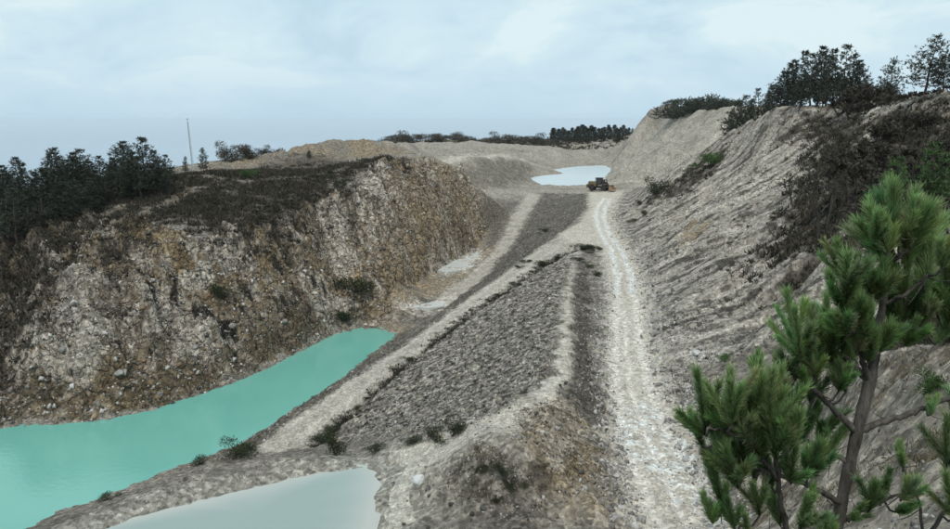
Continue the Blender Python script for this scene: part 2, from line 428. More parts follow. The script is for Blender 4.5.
for q in Z_RSCRUB: f_rscrub = np.maximum(f_rscrub, soft(q, 2.0, 1.6))
m_road = ins(Z_ROAD); m_track = ins(Z_TRACK); m_lt = ins(Z_LT); m_path = ins(Z_PATH) ; m_path2 = ins(Z_PATH2); m_berm = ins(Z_BERM)
m_gs = ins(Z_GSLOPE); m_strip = ins(Z_STRIP); m_brown = ins(Z_BROWN); m_ms = ins(Z_MSCRUB); m_bank = ins(Z_BANK); m_bank2 = ins(Z_BANK2)
m_cliff = ins(Z_CLIFF); m_scrub = f_scrub > 0.5; m_out = ins(Z_OUT); m_tanf = ins(Z_TANFACE); m_mound = ins(Z_MOUND); m_pit = ins(Z_PIT)
m_ramp = ins(Z_RAMP); m_rs = ins(Z_RSLOPE)
m_rscrub = np.zeros_like(m_rs)
m_rscrub = f_rscrub > 0.5
m_tan2 = np.zeros_like(m_rs)
for q in Z_TAN2: m_tan2 |= ins(q)
m_wet = ins(Z_WET)
flat = m_road | m_track | m_lt | m_path | m_path2 | m_berm
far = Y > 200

# relief
nA_ = fbm(X, Y, 30, 3, 140)
dz = 0.05 * fbm(X, Y, 1.4, 4, 11)
rough = np.where(flat, 0.35, 1.0) * near
dz = dz * (0.5 + rough)
s_ = 0.6 * X + 0.8 * Y; t_ = -0.8 * X + 0.6 * Y
gw = s_ + 3.0 * fbm(X, Y, 14, 3, 40)
gul = ridged(gw / 7.5, t_ / 34, 4, 21, 0.55)
crag = fbm(X, Y, 5.5, 6, 61, 0.6)
cl = m_cliff * 1.0
fade_toe = smooth(-12, -8, Zb)
dz += cl * fade_toe * (1.35 * (1 - 0.6 * f_tanf) * (gul - 0.9) + 1.2 * crag + 1.6 * fbm(X, Y, 15, 3, 64) - 0.30 * np.sin(6.283 * (Zb + 1.2 * crag) / 3.0) + 0.5 * (ridged(X / 2.2 + .3 * crag, Y / 2.2, 4, 90, .6) - 1))
rw = Y + 2.0 * fbm(X, Y, 10, 3, 44)
rill = ridged((rw + 0.35 * X) / 4.2, (X - 0.35 * Y) / 26, 4, 31, 0.6)
tox = smooth(1.0, 5.0, Zb)
dz += m_rs * tox * (0.60 * (rill - 0.9) + 0.50 * fbm(X, Y, 6, 5, 71, 0.5))
dz += m_gs * (0.14 * fbm(X, Y, 1.1, 5, 81, 0.7) + 0.10 * ridged(Y / 2.2 + X / 9, X / 14, 2, 83))
dz += (m_strip | m_bank | m_bank2) * (0.22 * fbm(X, Y, 1.4, 5, 85, 0.65))
other = near & ~flat & ~m_cliff & ~m_rs & ~m_gs
dz += (other & (Y < 46) & (X > 3) & (Y > 5)) * (0.30 * (ridged(X / 3.5, Y / 3.5, 4, 170) - 1) * smooth(5, 12, Y))
dz += other * (0.16 * fbm(X, Y, 3.0, 6, 91, 0.6))
dz += ((X > -160) & (X < 200) & (Y > 190)) * 0.7 * fbm(X, Y, 16, 5, 95) * (~m_road) * smooth(0.0, 2.5, Zb)
fr = ((X > -160) & (X < 200) & (Y > 190)) * smooth(0.6, 3.0, Zb) * (~m_road)
dz += fr * (0.9 * (ridged(X / 22, Y / 30, 4, 120) - 0.9) + 0.28 * 2.6 / 6.283 * 2.6 * -np.sin(6.283 * (Zb + 0.8 * nA_) / 2.6))
Z_OUTC = [p[:2] for p in ld([(638, 134, 358), (645, 108, 354), (668, 105, 347), (676, 112, 330), (655, 124, 336)])]
f_outc = soft(Z_OUTC, 5.0, 0.6)
dz += f_outc * (1.3 * (ridged(X / 10, Y / 10, 4, 160) - 0.8) + 1.0)
dz += f_ramp * (0.5 * fbm(X, Y, 7, 5, 181, .6) + 0.35 * (ridged((X + Y) / 6, (X - Y) / 20, 3, 184) - .9))
dz += f_mound * (0.8 * (ridged(X / 9, Y / 9, 4, 130) - 0.9) + 0.8 * fbm(X, Y, 14, 4, 133))
dz += smooth(600, 1200, np.hypot(X, Y)) * 25 * fbm(X, Y, 260, 5, 97)
# hollow out the wheel ruts of the haul road
RUT1 = wz([(655, 529, 0), (636, 470, 0), (618, 410, 0), (614, 360, 0), (616, 310, 0), (617, 275, 0), (611, 250, 0), (600, 232, 0), (595.5, 218, 0), (597, 208, 0), (604, 198, 0)])
RUT3 = wz([(690, 529, 0), (662, 470, 0), (636, 410, 0), (626, 360, 0), (624, 310, 0)])
RUT2 = wz([(716, 529, 0), (688, 470, 0), (656, 410, 0), (641, 360, 0), (636, 310, 0), (631, 275, 0), (622, 252, 0), (609, 234, 0), (603.5, 218, 0), (605, 208, 0), (610, 199, 0)])
TR1 = wz([(300, 437, -8.8), (350, 398, -7.3), (410, 352, -5.4), (460, 315, -4.0), (515, 277, -2.0), (560, 247, -0.5)])
TR2 = wz([(292, 425, -8.5), (340, 390, -7.2), (400, 348, -5.7), (450, 314, -4.0), (502, 277, -2.2), (548, 246, -0.6)])
d1 = np.minimum(dist_line(RUT3, wx * .3 + X * .7, wy * .3 + Y * .7, 3) * 1.5, np.minimum(dist_line(RUT1, wx * .3 + X * .7, wy * .3 + Y * .7, 3), dist_line(RUT2, wx * .3 + X * .7, wy * .3 + Y * .7, 3)))
d2 = np.minimum(dist_line(TR1, X, Y, 3), dist_line(TR2, X, Y, 3))
dz -= 0.10 * np.exp(-(d1 / 0.35) ** 2) * m_road
dz += 0.05 * np.exp(-((d1 - 0.75) / 0.3) ** 2) * m_road
dz -= 0.06 * np.exp(-(d2 / 0.3) ** 2)
dz += f_ms * (0.35 + 0.25 * fbm(X, Y, 1.2, 4, 191, .6))
# ditch and lip along the inner side of the sloping track
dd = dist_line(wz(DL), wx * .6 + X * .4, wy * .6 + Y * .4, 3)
dz -= 0.55 * np.exp(-(dd / 0.55) ** 2) * (fbm(X, Y, 4, 3, 101) > -0.35)
# loose edge of stones beside the haul road
de = dist_line(wz(RR)[2:8], wx, wy, 3)
dz += 0.25 * np.exp(-((de - 0.2) / 0.5) ** 2)
Zt = Zb + dz
# shallow hollows that hold the chalky puddles
PUD = []
for pl in ([(402, 307), (416, 301), (430, 303), (449, 297), (446, 306), (430, 313), (416, 310)], [(436, 275), (446, 264), (462, 257), (478, 248), (491, 249), (480, 263), (464, 271), (446, 277)]):
    w3 = [cast(u, v) for u, v in pl]
    zp = float(np.median([q[2] for q in w3])); q = [a[:2] for a in w3]
    fq = soft(q, 2.2, 1.0)
    Zt = Zt * (1 - fq) + (zp - 0.10 + 0.22 * fbm(X, Y, 3.5, 4, 150, .6)) * fq
    PUD.append((zp, q))
# water lies inside its own rim
Zt = np.where(inside(wz(PU), X, Y) & (Zb < -12.15), np.minimum(Zt, -12.1), Zt)
HZg = Zt.reshape(shp)
thr = np.radians(th)
def H(x, y):
    x = np.asarray(x, float); y = np.asarray(y, float)
    fi = np.interp(np.arctan2(x, y), thr, np.arange(len(thr))); fj = np.interp(np.hypot(x, y), rr, np.arange(len(rr)))
    i = np.clip(fi.astype(int), 0, len(thr) - 2); j = np.clip(fj.astype(int), 0, len(rr) - 2)
    a = fi - i; b = fj - j
    return (HZg[j, i] * (1 - a) + HZg[j, i + 1] * a) * (1 - b) + (HZg[j + 1, i] * (1 - a) + HZg[j + 1, i + 1] * a) * b

# surface colours of the different soils and stones
G = np.gradient(HZg, axis=0) / np.gradient(RRg, axis=0)
def mixc(col, c, f):
    f = np.clip(f, 0, 1)[:, None]
    return col * (1 - f) + np.array(c)[None, :] * f
nA = fbm(X, Y, 9, 5, 201, 0.6); nC = fbm(X, Y, 0.7, 4, 221, 0.7); nD = fbm(X, Y, 25, 3, 231)
col = np.tile(np.array([[0.25, 0.236, 0.213]]), (len(X), 1))
col *= (1 + 0.22 * nA + 0.25 * nB)[:, None]
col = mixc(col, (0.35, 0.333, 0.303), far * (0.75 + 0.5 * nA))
# cliff rock: grey, ochre, pale and near black runs down the face
st = 0.6 * (1 - 0.6 * f_tanf) * fbm(gw / 2.4, t_ / 7, 1.0, 4, 241, 0.6) + 0.5 * fbm(X, Y, 4.5, 5, 245, 0.6) + 0.35 * f_tanf * fbm((X + Y) / 2.5, (X - Y) / 9, 1.0, 4, 247, .6)
nW = fbm(X, Y, 11, 4, 261, 0.55)
col = np.where(m_cliff[:, None], mixc(np.tile(np.array([[0.27, 0.238, 0.197]]), (len(X), 1)), (0.30, 0.235, 0.15), 0.45 + 1.2 * nA + 0.5 * st), col)
col = mixc(col, (0.53, 0.50, 0.455), m_cliff * smooth(0.0, 0.35, 0.8 * st + 0.5 * nB + 0.7 * nD + 0.10))
col = mixc(col, (0.56, 0.53, 0.485), m_cliff * smooth(0.0, 0.22, nW + 0.22 * nB + 0.12 * nC) * 0.9 * (1 - 0.65 * f_tanf))
col = mixc(col, (0.055, 0.05, 0.043), m_cliff * smooth(0.22, 0.48, -st * 0.8 + 0.6 * nB - 0.25 * nD + 0.4 * nC - 0.12))
col = mixc(col, (0.315, 0.26, 0.19), f_tanf * (0.58 + 0.7 * nB + 0.5 * nA))
toe = m_cliff & (Zb < -8.5)
col = mixc(col, (0.16, 0.13, 0.09), toe * (0.7 + 0.6 * nB))
col = mixc(col, (0.45, 0.43, 0.41), f_out * smooth(-0.5, 0.2, nB + nA))
# spoil slope on the right
sr = fbm((rw + 0.35 * X) / 1.6, (X - 0.35 * Y) / 9, 1.0, 4, 251, 0.6)
col = mixc(col, (0.345, 0.327, 0.298), f_rs * 0.8)
col = mixc(col, (0.44, 0.42, 0.39), m_rs * smooth(0.05, 0.45, sr + 0.4 * nB))
col = mixc(col, (0.085, 0.08, 0.072), m_rs * smooth(0.12, 0.5, -sr * 0.8 + 0.6 * nB + 0.3 * nC))
col = mixc(col, (0.27, 0.215, 0.14), m_tan2 * (0.5 + 0.8 * nB))
# gravel slopes
col = mixc(col, (0.205, 0.194, 0.175), f_gs * 0.9)
sg = fbm((0.46 * X + 0.89 * Y) / 1.4, (-0.89 * X + 0.46 * Y) / 9, 1.0, 4, 281, .6)
col = mixc(col, (0.34, 0.32, 0.29), f_gs * smooth(0.15, 0.6, sg) * 0.8)
col = mixc(col, (0.09, 0.085, 0.076), f_gs * smooth(0.2, 0.6, -sg) * 0.7)
col = mixc(col, (0.40, 0.38, 0.345), f_gs * smooth(0.1, 0.4, nC + 0.4 * nB))
col = mixc(col, (0.05, 0.047, 0.042), f_gs * smooth(0.15, 0.45, -nC + 0.3 * nB))
col = mixc(col, (0.105, 0.1, 0.09), (m_strip | m_bank2) * (0.75 + 0.6 * nB))
col = mixc(col, (0.14, 0.13, 0.115), m_bank * (0.7 + 0.6 * nB))
col = mixc(col, (0.265, 0.222, 0.168), f_mound * (0.6 + 0.9 * nA + 0.3 * nB))
col = mixc(col, (0.31, 0.255, 0.18), f_pit * (0.6 + 0.9 * nA))
col = mixc(col, (0.40, 0.38, 0.345), f_ramp * (0.75 + 0.7 * nA + 0.4 * nB))
Z_BOWL = [p[:2] for p in ld([(466, 190, 214), (446, 173, 206), (470, 161, 241), (500, 156, 266), (530, 159, 291)])] + wz([(527, 181, -.2), (500, 188.5, .2)])
col = mixc(col, (0.16, 0.147, 0.125), soft(Z_BOWL, 4.0) * (0.8 + 0.5 * nB))
f_nm = soft(zone([(384, 470), (440, 440), (520, 402), (562, 398), (600, 430), (622, 480), (650, 528), (390, 528)]), 1.5)
col = mixc(col, (0.50, 0.475, 0.43), f_nm * (0.8 + 0.5 * nB))
col = mixc(col, (0.42, 0.345, 0.24), f_brown * (0.75 + 0.7 * nB))
col = mixc(col, (0.15, 0.142, 0.127), f_ms * smooth(-0.3, 0.35, nB + 0.5 * nC))
Z_BANK3 = zone([(486, 197), (525, 196), (511, 215), (495, 243), (487, 228), (482, 205)])
col = mixc(col, (0.13, 0.122, 0.108), soft(Z_BANK3, 2.0, 1.2) * 0.9)
col = mixc(col, (0.17, 0.16, 0.145), f_outc * (0.8 + 0.5 * nA))
for l_, c_, w_d in (([(613, 186, 236), (640, 172, 222), (665, 156, 212), (700, 137, 205), (735, 112, 230)], (0.52, 0.49, 0.44), 2.2), ([(640, 168, 245), (680, 140, 255), (720, 115, 265)], (0.27, 0.25, 0.22), 1.6), ([(628, 165, 300), (660, 145, 290), (700, 122, 285)], (0.28, 0.26, 0.22), 2.0)):
    q_ = dist_line([PD(*p)[:2] for p in l_], wx, wy, 10)
    col = mixc(col, c_, np.exp(-(q_ / w_d) ** 2) * 0.8)
# driven and trodden ground
col = mixc(col, (0.385, 0.368, 0.34), f_track * (0.85 + 0.4 * nB))
col = mixc(col, (0.50, 0.48, 0.44), f_road * 0.92)
col = mixc(col, (0.41, 0.39, 0.355), f_road * smooth(0.1, 0.6, nB + 0.5 * nC))
col = mixc(col, (0.66, 0.65, 0.625), m_road * np.exp(-(d1 / 0.5) ** 2) * 0.8)
col = mixc(col, (0.58, 0.64, 0.68), m_road * (Y > 85) * np.exp(-(d1 / 0.3) ** 2) * 0.8)  # far wet ruts: reflected sky painted as a pale blue colour
col = mixc(col, (0.045, 0.042, 0.036), np.exp(-(dd / 0.5) ** 2) * smooth(-0.45, -0.1, fbm(X, Y, 4, 3, 101) + .3 * nC) * 0.9)  # dark ditch line: shade and weed edge painted into the soil colour
col = mixc(col, (0.46, 0.445, 0.415), m_track * np.exp(-(d2 / 0.5) ** 2) * 0.6)
col = mixc(col, (0.46, 0.443, 0.408), np.maximum(f_path, f_path2) * (0.9 + 0.3 * nB))
col = mixc(col, (0.44, 0.42, 0.385), f_berm * (0.8 + 0.4 * nB))
col = mixc(col, (0.60, 0.66, 0.69), m_wet * smooth(-0.05, 0.3, nC + .4 * nB) * 0.75)
m_nearhill = (Y < 46) & (X > 4) & (Zb > 1.2) & ~m_road
col = mixc(col, (0.60, 0.555, 0.49), m_nearhill * (0.7 + 0.6 * nB))
col = mixc(col, (0.20, 0.175, 0.14), m_nearhill * smooth(0.25, 0.6, nA + 0.5 * nC))
# soil under the heath
sc_m = (m_scrub & ~m_out)
trail = np.zeros(len(X), bool)
for l_ in ([(88, 232), (110, 214), (140, 196), (182, 174)], [(108, 246), (130, 226), (152, 208), (182, 196), (205, 186)], [(185, 176), (240, 182), (300, 178), (345, 168)]):
    trail |= dist_line([cast(*q)[:2] for q in l_], wx, wy, 4) < 0.9
scz = ~trail & (rng.random(len(X)) < f_scrub * (1 - f_out) * smooth(-1.0, -0.1, nA + 0.5 * nB + 0.15))
col = mixc(col, (0.075, 0.067, 0.055), f_scrub * (1 - f_out) * (0.85 + 0.5 * nB + 0.35 * nA))
col = mixc(col, (0.06, 0.055, 0.045), f_rscrub * (0.85 + 0.3 * nB))
for l_ in ([(88, 232), (110, 214), (140, 196), (182, 174)], [(108, 246), (130, 226), (152, 208), (182, 196), (205, 186)], [(185, 176), (240, 182), (300, 178), (345, 168)]):
    tr_d = dist_line([cast(*q)[:2] for q in l_], wx, wy, 4)
    col = mixc(col, (0.24, 0.22, 0.19), np.exp(-(tr_d / 0.9) ** 2) * 0.8)
hill = (np.hypot(X, Y) > 470) | (X < -110)
col = mixc(col, (0.05, 0.052, 0.04), hill * 0.9)
# wet margin of silt round the ponds
pu_d = dist_line(wz(PU) + wz(PU)[:1], X, Y, 3)
col = mixc(col, (0.34, 0.33, 0.30), np.exp(-(pu_d / 0.5) ** 2) * (nB > 0.05) * 0.6 * (Zb > -12.2))
Z_DHEAP = zone([(262, 182), (268, 165), (300, 153), (325, 155), (345, 165), (340, 182)])
col = mixc(col, (0.10, 0.09, 0.075), soft(Z_DHEAP, 3.0, 1.4) * 0.85)
hp_ = dist_line([PD(*q)[:2] for q in ((436, 180, 208), (448, 170, 225), (470, 158.5, 250), (500, 153.5, 275), (540, 155, 310))], X, Y, 12)
col = mixc(col, (0.50, 0.475, 0.43), np.exp(-(hp_ / 3.0) ** 2))
pp_d = dist_line(wz(PP) + wz(PP)[:1], X, Y, 6)
col = mixc(col, (0.45, 0.45, 0.415), np.exp(-(pp_d / np.where(X > -9, 3.2, 1.3)) ** 2) * (0.9 + 0.4 * nB))
for pz_, q in PUD:
    col = mixc(col, (0.56, 0.55, 0.52), soft(q, 1.8, 1.6))
col = mixc(col, (0.55, 0.54, 0.52), soft(zone([(686, 354), (700, 349), (722, 350), (722, 356), (700, 358)]), 0.8, 1.2))
col = np.clip(col * (1 + 0.2 * nC)[:, None] * np.array([[1.06, 1.0, 0.935]]), 0.012, 0.75)

# ------------------------------------------------------------------ mesh helpers
def mk_mesh(name, v, f, colr=None, smoothf=True):
    me = bpy.data.meshes.new(name)
    v = np.asarray(v, np.float32); f = np.asarray(f, np.int32)
    k = f.shape[1]
    me.vertices.add(len(v)); me.vertices.foreach_set('co', v.ravel())
    me.loops.add(f.size); me.loops.foreach_set('vertex_index', f.ravel())
    me.polygons.add(len(f)); me.polygons.foreach_set('loop_start', np.arange(0, f.size, k, dtype=np.int32))
    if smoothf:
        me.polygons.foreach_set('use_smooth', np.ones(len(f), bool))
    if colr is not None:
        at = me.color_attributes.new('tint', 'FLOAT_COLOR', 'POINT')
        at.data.foreach_set('color', np.concatenate([colr, np.ones((len(colr), 1))], 1).astype(np.float32).ravel())
    me.update(calc_edges=True)
    me.validate()
    return me
def put(name, me, mat, parent=None):
    o = bpy.data.objects.new(name, me)
    C.objects.link(o)
    if mat is not None and len(me.materials) == 0:
        me.materials.append(mat)
    if parent is not None:
        o.parent = parent
    return o
def empty(name, loc, rz=0, scl=1.0):
    o = bpy.data.objects.new(name, None)
    C.objects.link(o)
    o.location = loc; o.rotation_euler = (0, 0, rz)
    o.scale = (scl, scl, scl) if isinstance(scl, (int, float)) else scl
    o.empty_display_size = 0.2
    return o
def tag(o, label=None, cat=None, group=None, kind=None):
    if label: o['label'] = label
    if cat: o['category'] = cat
    if group: o['group'] = group
    if kind: o['kind'] = kind
    return o
class MB:
    def __init__(s): s.v = []; s.f = []
    def add(s, v, f):
        n = len(s.v)
        s.v.extend(v); s.f.extend([tuple(i + n for i in q) for q in f])
        return s
    def box(s, c, d, tilt=None, taper=1.0):
        hx, hy, hz_ = d[0] / 2, d[1] / 2, d[2] / 2
        vs = [Vector((x * hx * (taper if z > 0 else 1), y * hy * (taper if z > 0 else 1), z * hz_)) for z in (-1, 1) for x, y in ((-1, -1), (1, -1), (1, 1), (-1, 1))]
        if tilt is not None:
            vs = [tilt @ q for q in vs]
        c = Vector(c)
        return s.add([tuple(q + c) for q in vs], [(3, 2, 1, 0), (4, 5, 6, 7), (0, 1, 5, 4), (1, 2, 6, 5), (2, 3, 7, 6), (3, 0, 4, 7)])
    def bar(s, a, b, r1, r2=None, n=6):
        return s.tube([a, b], [r1, r1 if r2 is None else r2], n)
    def tube(s, pts, rad, n=6):
        v, f = tube(pts, rad, n)
        return s.add(v, f)
    def build(s, name, mat, parent=None, smoothf=False, bev=0):
        me = bpy.data.meshes.new(name)
        me.from_pydata(s.v, [], s.f)
        me.validate()
        if smoothf:
            me.polygons.foreach_set('use_smooth', [True] * len(me.polygons))
        o = put(name, me, mat, parent)
        if bev:
            b = o.modifiers.new('bevel', 'BEVEL'); b.width = bev; b.segments = 2
        return o
def tube(pts, rad, n=6):
    v, f = [], []
    pts = [Vector(p) for p in pts]
    ref = Vector((0.31, 0.77, 0.55)).normalized()
    for i, p in enumerate(pts):
        d = (pts[min(i + 1, len(pts) - 1)] - pts[max(i - 1, 0)]).normalized()
        a = d.cross(ref)
        if a.length < 0.1: a = d.cross(Vector((1, 0, 0)))
        a.normalize(); b = d.cross(a)
        for k in range(n):
            t = 2 * math.pi * k / n
            v.append(tuple(p + (a * math.cos(t) + b * math.sin(t)) * rad[i]))
    for i in range(len(pts) - 1):
        for k in range(n):
            f.append((i * n + k, i * n + (k + 1) % n, (i + 1) * n + (k + 1) % n, (i + 1) * n + k))
    f.append(tuple(range(n))[::-1]); f.append(tuple((len(pts) - 1) * n + k for k in range(n)))
    return v, f

# ------------------------------------------------------------------ materials
def mat(name, rough_=0.9, spec=0.2):
    m = bpy.data.materials.new(name); m.use_nodes = True
    b = m.node_tree.nodes['Principled BSDF']
    b.inputs['Roughness'].default_value = rough_
    b.inputs['Specular IOR Level'].default_value = spec
    return m, m.node_tree, b
def ground_mat(name, s1, s2, amp1, amp2, bump, bdist, crack=0):
    m, t, b = mat(name, 0.95, 0.12)
    at = N(t, 'ShaderNodeVertexColor', layer_name='tint')
    geo = N(t, 'ShaderNodeNewGeometry')
    a = N(t, 'ShaderNodeTexNoise'); a.inputs['Scale'].default_value = s1; a.inputs['Detail'].default_value = 8; a.inputs['Roughness'].default_value = 0.82
    c = N(t, 'ShaderNodeTexVoronoi'); c.inputs['Scale'].default_value = s2
    t.links.new(geo.outputs['Position'], a.inputs['Vector']); t.links.new(geo.outputs['Position'], c.inputs['Vector'])
    r1 = ramp(t, [(0.36, 1 - amp1), (0.48, 1.0), (0.64, 1 + amp1)])
    t.links.new(a.outputs[0], r1.inputs[0])
    sepc = N(t, 'ShaderNodeSeparateColor'); t.links.new(c.outputs['Color'], sepc.inputs[0])
    r2 = ramp(t, [(0.0, 1 - amp2), (0.6, 1.0), (1.0, 1 + amp2)])
    t.links.new(sepc.outputs[0], r2.inputs[0])
    m1 = N(t, 'ShaderNodeMix', data_type='RGBA', blend_type='MULTIPLY'); m1.inputs['Factor'].default_value = 1
    m2 = N(t, 'ShaderNodeMix', data_type='RGBA', blend_type='MULTIPLY'); m2.inputs['Factor'].default_value = 1
    t.links.new(at.outputs[0], m1.inputs['A']); t.links.new(r1.outputs[0], m1.inputs['B'])
    t.links.new(m1.outputs['Result'], m2.inputs['A']); t.links.new(r2.outputs[0], m2.inputs['B'])
    t.links.new(m2.outputs['Result'], b.inputs['Base Color'])
    bp = N(t, 'ShaderNodeBump'); bp.inputs['Strength'].default_value = bump; bp.inputs['Distance'].default_value = bdist
    ad = N(t, 'ShaderNodeMath', operation='MULTIPLY_ADD'); ad.inputs[1].default_value = 0.5
    t.links.new(sepc.outputs[1], ad.inputs[0]); t.links.new(a.outputs[0], ad.inputs[2])
    if crack:
        ve = N(t, 'ShaderNodeTexVoronoi', feature='DISTANCE_TO_EDGE'); ve.inputs['Scale'].default_value = crack
        wn = N(t, 'ShaderNodeTexNoise'); wn.inputs['Scale'].default_value = 0.9; wn.inputs['Detail'].default_value = 4
        wm = N(t, 'ShaderNodeVectorMath', operation='MULTIPLY_ADD'); wm.inputs[1].default_value = (1.6, 1.6, 1.6)
        t.links.new(geo.outputs['Position'], wn.inputs['Vector']); t.links.new(wn.outputs['Color'], wm.inputs[0]); t.links.new(geo.outputs['Position'], wm.inputs[2])
        t.links.new(wm.outputs[0], ve.inputs['Vector'])
        rc = ramp(t, [(0.0, 0.0), (0.10, 1.0)]); t.links.new(ve.outputs['Distance'], rc.inputs[0])
        a2 = N(t, 'ShaderNodeMath', operation='MULTIPLY_ADD'); a2.inputs[1].default_value = 0.9
        t.links.new(rc.outputs[0], a2.inputs[0]); t.links.new(ad.outputs[0], a2.inputs[2])
        ad = a2
    t.links.new(ad.outputs[0], bp.inputs['Height']); t.links.new(bp.outputs[0], b.inputs['Normal'])
    return m
M_ground = ground_mat('loose_stone_ground', 2.6, 4.2, 0.6, 0.42, 1.0, 0.35)
M_rock = ground_mat('cliff_rock', 1.5, 2.2, 0.7, 0.40, 1.0, 0.7, 0.55)
M_spoil = ground_mat('spoil_scree', 2.4, 4.5, 0.5, 0.34, 0.8, 0.3)
M_road = ground_mat('packed_gravel', 2.4, 6.0, 0.32, 0.26, 0.8, 0.14)
def tint_mat(name, rough_=0.95):
    m, t, b = mat(name, rough_, 0.15)
    at = N(t, 'ShaderNodeVertexColor', layer_name='tint')
    geo = N(t, 'ShaderNodeNewGeometry')
    a = N(t, 'ShaderNodeTexNoise'); a.inputs['Scale'].default_value = 9; a.inputs['Detail'].default_value = 4
    t.links.new(geo.outputs['Position'], a.inputs['Vector'])
    r1 = ramp(t, [(0.3, 0.6), (0.7, 1.25)]); t.links.new(a.outputs[0], r1.inputs[0])
    m1 = N(t, 'ShaderNodeMix', data_type='RGBA', blend_type='MULTIPLY'); m1.inputs['Factor'].default_value = 1
    t.links.new(at.outputs[0], m1.inputs['A']); t.links.new(r1.outputs[0], m1.inputs['B'])
    t.links.new(m1.outputs['Result'], b.inputs['Base Color'])
    return m
M_stone = tint_mat('loose_stone')
M_heath = tint_mat('heath_twigs')
def plain(name, c, rough_=0.8, var=0.35, sc1=3.0, metal=0.0, spec=0.3, transl=0.0, obj_coord=True):
    m, t, b = mat(name, rough_, spec)
    tcn = N(t, 'ShaderNodeTexCoord'); a = N(t, 'ShaderNodeTexNoise'); a.inputs['Scale'].default_value = sc1; a.inputs['Detail'].default_value = 4
    t.links.new(tcn.outputs['Object'], a.inputs['Vector'])
    oi = N(t, 'ShaderNodeObjectInfo')
    r1 = ramp(t, [(0.3, tuple(q * (1 - var) for q in c)), (0.7, tuple(min(1, q * (1 + var)) for q in c))])
    t.links.new(a.outputs[0], r1.inputs[0])
    hv = N(t, 'ShaderNodeHueSaturation')
    mr = N(t, 'ShaderNodeMapRange'); mr.inputs['To Min'].default_value = 0.8; mr.inputs['To Max'].default_value = 1.2
    t.links.new(oi.outputs['Random'], mr.inputs[0]); t.links.new(mr.outputs[0], hv.inputs['Value'])
    t.links.new(r1.outputs[0], hv.inputs['Color'])
    t.links.new(hv.outputs[0], b.inputs['Base Color'])
    b.inputs['Metallic'].default_value = metal
    return m
M_bark = plain('pine_bark', (0.075, 0.062, 0.05), 0.95, 0.45, 6)
M_darkpine = plain('dark_pine_needles', (0.042, 0.050, 0.036), 0.85, 0.4, 1.5)
M_olive = plain('olive_twigs', (0.068, 0.062, 0.048), 0.9, 0.4, 1.5)
M_gorse = plain('gorse_green', (0.030, 0.040, 0.016), 0.9, 0.45, 2.5)
M_fresh = plain('fresh_green_leaves', (0.05, 0.105, 0.025), 0.8, 0.35, 2.5)
M_twig = plain('grey_twigs', (0.07, 0.06, 0.052), 0.95, 0.3, 4)

# ------------------------------------------------------------------ split the land into its named surfaces
nr, nc = shp
idx = np.arange(nr * nc).reshape(nr, nc)
quad = np.stack([idx[:-1, :-1], idx[:-1, 1:], idx[1:, 1:], idx[1:, :-1]], -1).reshape(-1, 4)[:, ::-1]
zid = np.zeros(len(X), int)
zid[m_cliff & ~sc_m] = 1
zid[m_rs & ~m_road] = 2
zid[m_path | m_path2] = 4
zid[m_track | m_lt] = 5
zid[m_road] = 3
fz = zid[quad[:, 0]]
XYZ = np.stack([X, Y, Zt], 1)
names = [('ground', M_ground), ('quarry_cliff', M_rock), ('spoil_slope', M_spoil), ('haul_road', M_road), ('footpath', M_road), ('quarry_track', M_road)]
for k, (nm, mt) in enumerate(names):
    q = quad[fz == k]
    uq, inv = np.unique(q, return_inverse=True)
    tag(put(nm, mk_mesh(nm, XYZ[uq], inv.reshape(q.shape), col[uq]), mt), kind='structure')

# ------------------------------------------------------------------ water
def water_mat(name, c1, c2, scale, rough_, spec=0.5, bump=0.02):
    m, t, b = mat(name, rough_, spec)
    geo = N(t, 'ShaderNodeNewGeometry')
    a = N(t, 'ShaderNodeTexNoise'); a.inputs['Scale'].default_value = scale; a.inputs['Detail'].default_value = 3
    t.links.new(geo.outputs['Position'], a.inputs['Vector'])
    r1 = ramp(t, [(0.35, c1), (0.65, c2)]); t.links.new(a.outputs[0], r1.inputs[0])
    t.links.new(r1.outputs[0], b.inputs['Base Color'])
    n2 = N(t, 'ShaderNodeTexNoise'); n2.inputs['Scale'].default_value = 2.2; n2.inputs['Detail'].default_value = 3
    t.links.new(geo.outputs['Position'], n2.inputs['Vector'])
    bp = N(t, 'ShaderNodeBump'); bp.inputs['Strength'].default_value = bump; bp.inputs['Distance'].default_value = 0.1
    t.links.new(n2.outputs[0], bp.inputs['Height']); t.links.new(bp.outputs[0], b.inputs['Normal'])
    return m
def pool(name, poly, z, m, grow=1.0):
    p = np.array(poly); c = p.mean(0)
    d = p - c; p = c + d * (1 + grow / np.maximum(np.hypot(d[:, 0], d[:, 1]), 0.1))[:, None]
    me = bpy.data.meshes.new(name)
    n = len(p)
    me.from_pydata([(x, y, z) for x, y in p] + [(x, y, z - 0.6) for x, y in p], [], [tuple(range(n)), tuple(range(n, 2 * n))[::-1]] + [(i, i + n, (i + 1) % n + n, (i + 1) % n) for i in range(n)])
    me.update()
    o = put(name, me, m)
    import bmesh
    bm = bmesh.new(); bm.from_mesh(me); bmesh.ops.recalc_face_normals(bm, faces=bm.faces); bm.to_mesh(me); bm.free()
    tag(o, kind='structure')
    return o
M_turq = water_mat('turquoise_water', (0.135, 0.375, 0.315), (0.16, 0.42, 0.35), 0.05, 0.12, 0.5, 0.14)
M_pale = water_mat('milky_water', (0.38, 0.445, 0.41), (0.46, 0.50, 0.46), 0.12, 0.16, 0.5, 0.05)
M_sky = water_mat('sky_toned_water', (0.48, 0.56, 0.60), (0.54, 0.60, 0.63), 0.02, 0.3, 0.5)  # far pond: sky reflection put into the pale base colour
M_chalk = water_mat('chalky_puddle', (0.50, 0.52, 0.50), (0.58, 0.58, 0.55), 0.3, 0.3, 0.5)
